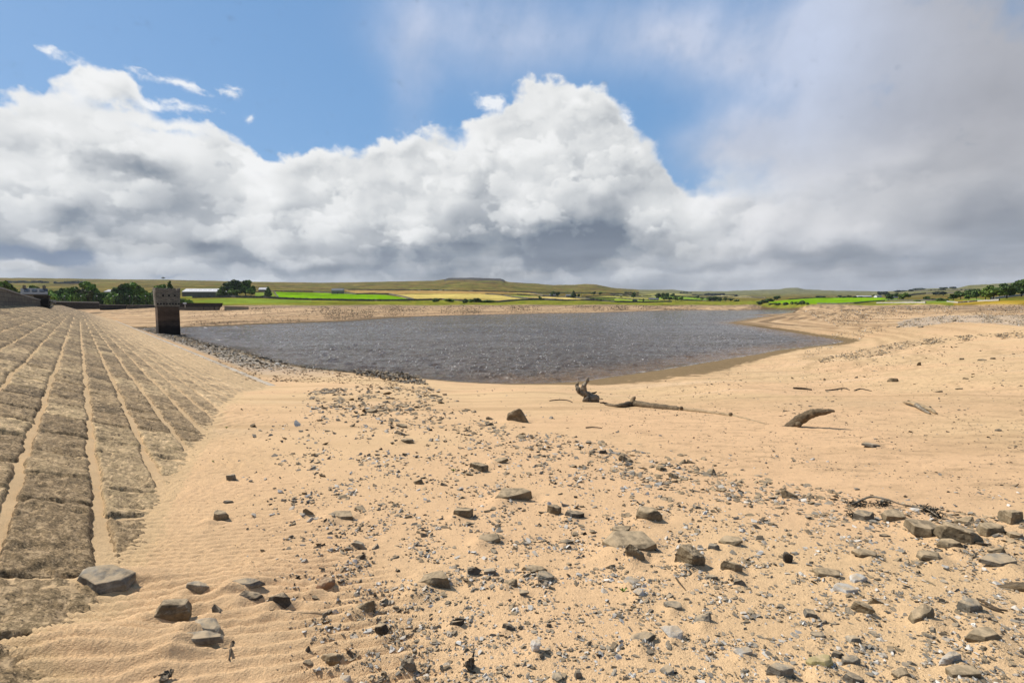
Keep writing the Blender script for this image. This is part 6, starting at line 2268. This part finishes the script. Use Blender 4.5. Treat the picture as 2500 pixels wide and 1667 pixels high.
    stuff('wet_stones', 'line of wet black stones along the water edge below the dam', 'stones', H, rs.uniform(.18, .42, len(H)), 'dkdkg', .1, 1.0)
    # grey mound at right
    q, H = sample([(2190, 790), (2235, 777), (2300, 771), (2400, 769), (2560, 769), (2560, 800), (2500, 796), (2430, 788), (2330, 786), (2260, 795), (2200, 800)], 2200, clump=40)
    stuff('shingle', 'pale grey shingle covering the mound at the right edge', 'shingle', H, rs.uniform(2.2, 5.0, len(H)) / 1250 * H[:, 1], 'wgttgt', .05, .7)
    q, H = sample([(1990, 878), (2080, 858), (2200, 835), (2300, 822), (2420, 815), (2500, 812), (2500, 826), (2330, 834), (2230, 846), (2150, 868), (2080, 880), (2010, 885)], 1100, clump=45)
    stuff('shingle', 'curving band of dark pebbles on the slope below the grey mound', 'shingle', H, rs.uniform(2.2, 6.0, len(H)) / 1250 * H[:, 1], 'bbtdgt', .12, .8)
    q, H = sample([(1960, 830), (2100, 800), (2250, 790), (2180, 806), (2060, 840), (1960, 880)], 350, clump=40)
    stuff('shingle', 'thin trail of pebbles from the grey mound down to the water tip', 'shingle', H, rs.uniform(2.0, 4.5, len(H)) / 1250 * H[:, 1], 'bdgwt', .15, .9)
    # scattered dark pebbles over all the farther sand
    q, H = sample([(1100, 945), (1500, 945), (1850, 900), (2100, 850), (2500, 800), (2500, 1240), (1800, 1120), (1300, 1010)], 2600, clump=150)
    stuff('pebbles', 'sparse dark pebbles over the smooth silt around the drift logs', 'pebbles', H, np.clip(1.6 + rs.exponential(1.5, len(H)), 1.5, 9) / 1250 * H[:, 1], 'dbkdgb', .15, .8)
    q, H = sample([(1960, 760), (2200, 748), (2500, 744), (2500, 775), (2250, 775), (2050, 800)], 2600, rmin=60, clump=120)
    stuff('pebbles', 'brown stones along the upper shore at right', 'pebbles', H, rs.uniform(1.5, 3.6, len(H)) / 1250 * H[:, 1], 'dbbtkw', .15, .8)
    # far beach
    q, H = sample([(460, 760), (620, 751), (1000, 747), (1300, 747), (1700, 745), (1700, 755), (1300, 763), (1160, 766), (1000, 771), (850, 780), (600, 790), (460, 795)], 5200, rmin=120, clump=110)
    stuff('pebbles', 'dark stones strewn along the far beach', 'pebbles', H, rs.uniform(1.3, 3.2, len(H)) / 1250 * H[:, 1], 'dkkbdb', .2, .9)
    return n_ob


# ------------------------------------------------------------------ driftwood and small plants
def limb(pts, rads, mat, name, parent=None, sides=14, sub=6, amp=.12, seed=0):
    P = [Vector(p) for p in pts]
    Q, R = [], []
    n = len(P)
    for i in range(n - 1):
        p0, p1, p2, p3 = P[max(i - 1, 0)], P[i], P[i + 1], P[min(i + 2, n - 1)]
        for k in range(sub):
            t = k / sub
            Q.append(.5 * ((2 * p1) + (p2 - p0) * t + (2 * p0 - 5 * p1 + 4 * p2 - p3) * t * t + (3 * p1 - p0 - 3 * p2 + p3) * t ** 3))
            R.append(rads[i] + (rads[i + 1] - rads[i]) * t)
    Q.append(P[-1]); R.append(rads[-1])
    mb = MB().tube(Q, R, sides)
    mb.bm.normal_update()
    nr = [v.normal.copy() for v in mb.bm.verts]
    rm = max(rads)
    for v, nn in zip(mb.bm.verts, nr):
        q = v.co / rm
        v.co += nn * rm * amp * (mnoise.fractal(q * .8 + Vector((seed, 0, 0)), .8, 2.2, 3) + .5 * mnoise.noise(q * 2.6) + .45 * abs(mnoise.noise(Vector((q.x * 1.1, q.y * 4, q.z * 4)))))
    return mb.build(name, mat, parent, smooth=True)


def build_driftwood():
    wood, N, b = new_mat('driftwood')
    P = N.n.new('ShaderNodeTexCoord').outputs['Object']
    n = N.noise(N.v('MULTIPLY', P, (2.5, 14, 14)), 2.6, 5, .7)
    n2 = N.noise(P, 7, 4, .6)
    N.l.new(N.ramp(N.mad(n2, .5, N.mul(n, .5)), [(.32, (.035, .024, .012)), (.5, (.115, .080, .042)), (.66, (.24, .175, .10))]), b.inputs['Base Color'])
    b.inputs['Roughness'].default_value = .9
    bump(N, b, n, .02)
    bleached = simple_mat('bleached_wood', (.045, .036, .026), (.19, .155, .11), 9, 6, .9, .012, c3=(.36, .31, .235), stretch=(1, 1, .35))
    darkw = simple_mat('dark_twig', (.035, .025, .016), (.09, .065, .04), 10, 4)
    # the raised log
    G = Vector(hit(2081, 1049)[0]); B = Vector(hit(1932, 1040)[0])
    tip = G + sdir * .45
    d = tip - B
    root = tag(empty('drift_log', B), 'thick brown log rising from the sand like a crocodile, its shadow beside it', 'log')
    up = Vector((0, 0, 1))
    pts = [B - d * .30 - up * .16 - B, Vector((0, 0, -.02)), d * .25 + up * .085, d * .55 + up * .105, d * .80 + up * .055, d * .93 + up * .03, d * 1.0]
    limb(pts, [.105, .108, .098, .078, .052, .036, .010], wood, 'trunk', root, 26, 14, .14, 3)
    k = MB(); 
    kp = d * .13 + Vector((-.02, -.115, .015))
    limb([kp + Vector((0, .03, 0)), kp + Vector((0, -.015, .004))], [.062, .045], wood, 'knot', root, 12, 3, .12, 5)
    limb([d * .74 + Vector((0, -.02, .05)), d * .76 + Vector((.01, -.03, .115))], [.035, .014], wood, 'branch_stub', root, 8, 3, .1, 6)
    # the long half-buried log
    xs = [(1478, 986), (1510, 991), (1545, 989), (1600, 993), (1660, 998), (1720, 1004), (1780, 1012), (1830, 1022), (1872, 1032)]
    rr = [.030, .050, .100, .095, .060, .050, .042, .030, .015]
    H = [Vector(hit(x, y + 3)[0]) for x, y in xs]
    root = tag(empty('drift_log', H[0]), 'long pale tree trunk lying half buried in the sand in front of the water', 'log')
    pts = [h - H[0] + Vector((0, 0, r * f)) for h, r, f in zip(H, rr, (.8, .8, .75, .45, .35, .3, .1, -.2, -.6))]
    sandyw = simple_mat('sandy_driftwood', (.17, .12, .065), (.29, .21, .12), 5, 5, .9, .015, c3=(.40, .29, .17))
    limb(pts[:5], rr[:5], wood, 'trunk', root, 16, 8, .2, 8)
    limb(pts[4:], [rr[4] * .97] + rr[5:], sandyw, 'buried_trunk', root, 16, 6, .16, 8)
    kb = pts[2] + Vector((0, 0, .06))
    limb([kb, kb + Vector((.02, 0, .10)), kb + Vector((.07, -.01, .135))], [.085, .06, .03], sandyw, 'root_knob', root, 12, 4, .25, 9)
    limb([pts[0] + Vector((.1, 0, 0)), pts[0] + Vector((-.06, 0, .05)), pts[0] + Vector((-.16, .02, .05))], [.035, .028, .018], darkw, 'root_spur', root, 8, 4, .2, 10)
    for i, q in ((4, .9), (6, .6)):
        kk = pts[i] + Vector((0, -.075, .05))
        limb([kk, kk + Vector((0, -.05, .02))], [.05, .035], wood, 'branch_stub', root, 9, 3, .15, 11 + i)
    # the twisted stump
    S = Vector(hit(1440, 981)[0]); k = S.y / 1250
    root = tag(empty('tree_stump', S), 'gnarled bleached root stump standing upright near the water', 'stump')
    def W(px, py, dy=0): return Vector(((px - 1440) * k, dy, (981 - py) * k))
    limb([W(1446, 990), W(1440, 972, .02), W(1427, 958), W(1423, 944, -.03), W(1430, 934), W(1435, 922)], [.12, .15, .11, .075, .05, .010], bleached, 'bole', root, 18, 7, .42, 15)
    limb([W(1424, 962, -.05), W(1412, 952, -.05), W(1408, 940, .04), W(1413, 930)], [.09, .075, .05, .015], bleached, 'root', root, 12, 5, .5, 16)
    limb([W(1440, 972), W(1452, 970, -.1), W(1458, 980, -.08), W(1464, 990)], [.15, .12, .08, .04], bleached, 'root', root, 12, 5, .5, 17)
    limb([W(1430, 972, -.1), W(1436, 982, -.2), W(1446, 990, -.2)], [.13, .10, .05], bleached, 'root', root, 12, 5, .5, 18)
    limb([W(1440, 962, .05), W(1450, 959), W(1457, 956)], [.05, .03, .012], darkw, 'root', root, 8, 4, .4, 19)
    limb([W(1450, 974), W(1462, 976, .1), W(1472, 974)], [.04, .02, .01], darkw, 'root', root, 8, 4, .4, 20)
    # pale forked branch at right
    S = Vector(hit(2245, 1002)[0]); k = S.y / 1250
    root = tag(empty('drift_branch', S), 'pale forked branch lying on the sand at right', 'branch')
    def W2(px, py, z=.05):
        q = Vector(hit(px, py)[0]); return q - S + Vector((0, 0, z))
    limb([W2(2206, 985, .04), W2(2228, 993, .09), W2(2248, 999, .07), W2(2270, 1004, .05), W2(2284, 1011, .02)], [.025, .050, .062, .045, .03], sandyw, 'stem', root, 12, 6, .2, 25)
    limb([W2(2236, 995, .08), W2(2252, 1004, .05), W2(2270, 1011, .02)], [.05, .04, .02], bleached, 'fork', root, 10, 5, .2, 26)
    # small sticks
    for nm, px_, lab, r in (('drift_stick', [(1937, 949), (1950, 950), (1965, 951), (1982, 953)], 'short thick dark stick, leftmost of three in a line on the far sand', .06),
                            ('drift_stick', [(2015, 954), (2030, 953), (2060, 949), (2074, 953)], 'long crooked dark stick, middle of three in a line on the far sand', .035),
                            ('drift_stick', [(2086, 954), (2100, 950), (2112, 952), (2128, 955)], 'forked dark stick, rightmost of three in a line on the far sand', .03),
                            ('drift_stick', [(1342, 979), (1362, 977), (1385, 978), (1398, 983)], 'thin bent stick left of the root stump', .02),
                            ('drift_stick', [(1430, 1045), (1448, 1044), (1470, 1046)], 'tiny flat twig below the root stump', .015),
                            ('drift_stick', [(569, 1566), (566, 1575), (563, 1590), (560, 1612)], 'short brown stick lying in the rippled sand at lower left', .007),
                            ('drift_stick', [(700, 1494), (760, 1496), (832, 1495)], 'hair thin twig on the sand below the dark hooked stone', .0015),
                            ('drift_stick', [(2385, 1463), (2410, 1475), (2435, 1488), (2460, 1492)], 'dark twig over the grey stone at right', .008),
                            ('drift_stick', [(2388, 1473), (2405, 1480), (2450, 1497)], 'second dark twig under the one over the grey stone', .007),
                            ('drift_stick', [(2380, 1326), (2400, 1330), (2420, 1332)], 'straight dark stick beside the broken brown plate', .010),
                            ('drift_stick', [(1650, 1411), (1660, 1425), (1674, 1441)], 'short olive twig right of the green seedling', .006)):
        H = [Vector(hit(x, y)[0]) for x, y in px_]
        o = limb([h - H[0] + Vector((0, 0, r * .7)) for h in H], [r * .9] + [r] * (len(H) - 2) + [r * .4], darkw if r > .002 else bleached, nm, None, 8, 5, .3, len(lab))
        o.location = H[0]
        tag(o, lab, 'stick', 'sticks on the sand')
    # squared timber at right edge
    A_, B_ = Vector(hit(2440, 1432)[0]), Vector(hit(2540, 1446)[0])
    o = limb([Vector((0, 0, -.01)), (B_ - A_) * .5 + Vector((0, 0, .012)), B_ - A_ + Vector((0, 0, .02))], [.022, .032, .036], wood, 'timber_post', None, 4, 8, .16, 30)
    o.location = A_
    tag(o, 'squared olive timber cut by the right edge', 'timber')
    # black dried weed on a pale stem
    H = [Vector(hit(x, y)[0]) for x, y in ((2075, 1240), (2100, 1229), (2125, 1227), (2160, 1232), (2200, 1238), (2250, 1247), (2270, 1254), (2290, 1268))]
    S = H[0]
    root = tag(empty('dried_weed', S), 'black dried water weed on a curved stem above the ledge stones', 'weed')
    limb([h - S + Vector((0, 0, .03 + (.03 if 1 < i < 4 else 0))) for i, h in enumerate(H)], [.006, .010, .010, .008, .007, .007, .006, .004], bleached, 'stem', root, 8, 5, .3, 31)
    rs = random.Random(8)
    for ci, (cx, cy, n_, sp) in enumerate(((2090, 1234, 90, 22), (2150, 1234, 90, 26), (2265, 1248, 110, 20), (2285, 1262, 70, 14), (2082, 1262, 60, 10))):
        mb = MB()
        c = Vector(hit(cx, cy)[0]) - S
        kk = S.y / 1250
        for i in range(n_):
            p = c + Vector((rs.gauss(0, sp * .45) * kk, rs.gauss(0, .03), abs(rs.gauss(.01, .014))))
            q = p + Vector((rs.gauss(0, .022), rs.gauss(0, .022), rs.gauss(.008, .014)))
            mb.tube([p, (p + q) / 2 + Vector((0, 0, .006)), q], [.0030, .0026, .001], 4)
        mb.build('frond', simple_mat('black_weed', (.010, .010, .008), (.03, .028, .02), 20), root)
    # seedlings
    leafm = simple_mat('seedling_leaf', (.12, .24, .02), (.18, .32, .04), 20, 2, .5)
    for (px, py, s, lab) in ((1521, 1444, .036, 'tiny bright green seedling with two leaves among pale stones'), (553, 1045, .05, 'small green weed in the ripples below the dam face'),
                             (520, 1127, .03, 'tiny green sprig left of the small square stone'), (1107, 1150, .05, 'small green sprig left of the pitted boulder')):
        P = Vector(hit(px, py)[0])
        root = tag(empty('seedling', P), lab, 'plant', 'seedlings in the sand')
        for i, a in enumerate((2.7, .4, 1.7, -.6)[: 3 if s < .04 else 4]):
            mb = MB()
            dx, dz = math.cos(a), .9
            for t0, t1, w0, w1 in ((0, .5, .05, .22), (.5, 1, .22, .02)):
                def pt(t, w): return Vector((dx * t * s * .8, math.sin(a) * t * s * .3 + w * s, dz * s * (t - .25 * t * t)))
                mb.poly([pt(t0, -w0), pt(t1, -w1), pt(t1, w1), pt(t0, w0)])
            for t0, t1, w0, w1 in ((0, .5, .05, .22), (.5, 1, .22, .02)):
                def pt2(t, w): return Vector((dx * t * s * .8 + w * s * .8, math.sin(a) * t * s * .3, dz * s * (t - .25 * t * t)))
                mb.poly([pt2(t0, -w0), pt2(t1, -w1), pt2(t1, w1), pt2(t0, w0)])
            mb.build('leaf', leafm, root)


def build_haze():
    """thin summer air over the whole valley"""
    m = bpy.data.materials.new('thin_air')
    m.use_nodes = True
    nt = m.node_tree
    nt.nodes.clear()
    out = nt.nodes.new('ShaderNodeOutputMaterial')
    v = nt.nodes.new('ShaderNodeVolumePrincipled')
    v.inputs['Color'].default_value = (.80, .88, 1.0, 1)
    v.inputs['Density'].default_value = 3.6e-5
    v.inputs['Anisotropy'].default_value = .3
    nt.links.new(v.outputs[0], out.inputs['Volume'])
    lo = float(GZ.min()) - 3
    hi = float(GZ.max()) + 25
    R_ = RAD[-1] + 50
    me = bpy.data.meshes.new('haze')
    bm = bmesh.new(); bmesh.ops.create_cube(bm, size=1.0)
    for q in bm.verts:
        q.co = Vector((q.co.x * 2 * R_, q.co.y * 2 * R_, (q.co.z + .5) * (hi - lo) + lo))
    bm.to_mesh(me); bm.free()
    tag(add_ob('haze', me, m), 'thin bluish air over the valley', 'haze', None, 'stuff')
# ------------------------------------------------------------------ build
apply_drifts()
build_ground()
build_dam()
build_water()
build_masonry()
build_houses()
build_walls()
build_trees()
build_rocks()
build_scatter()
build_driftwood()
build_haze()
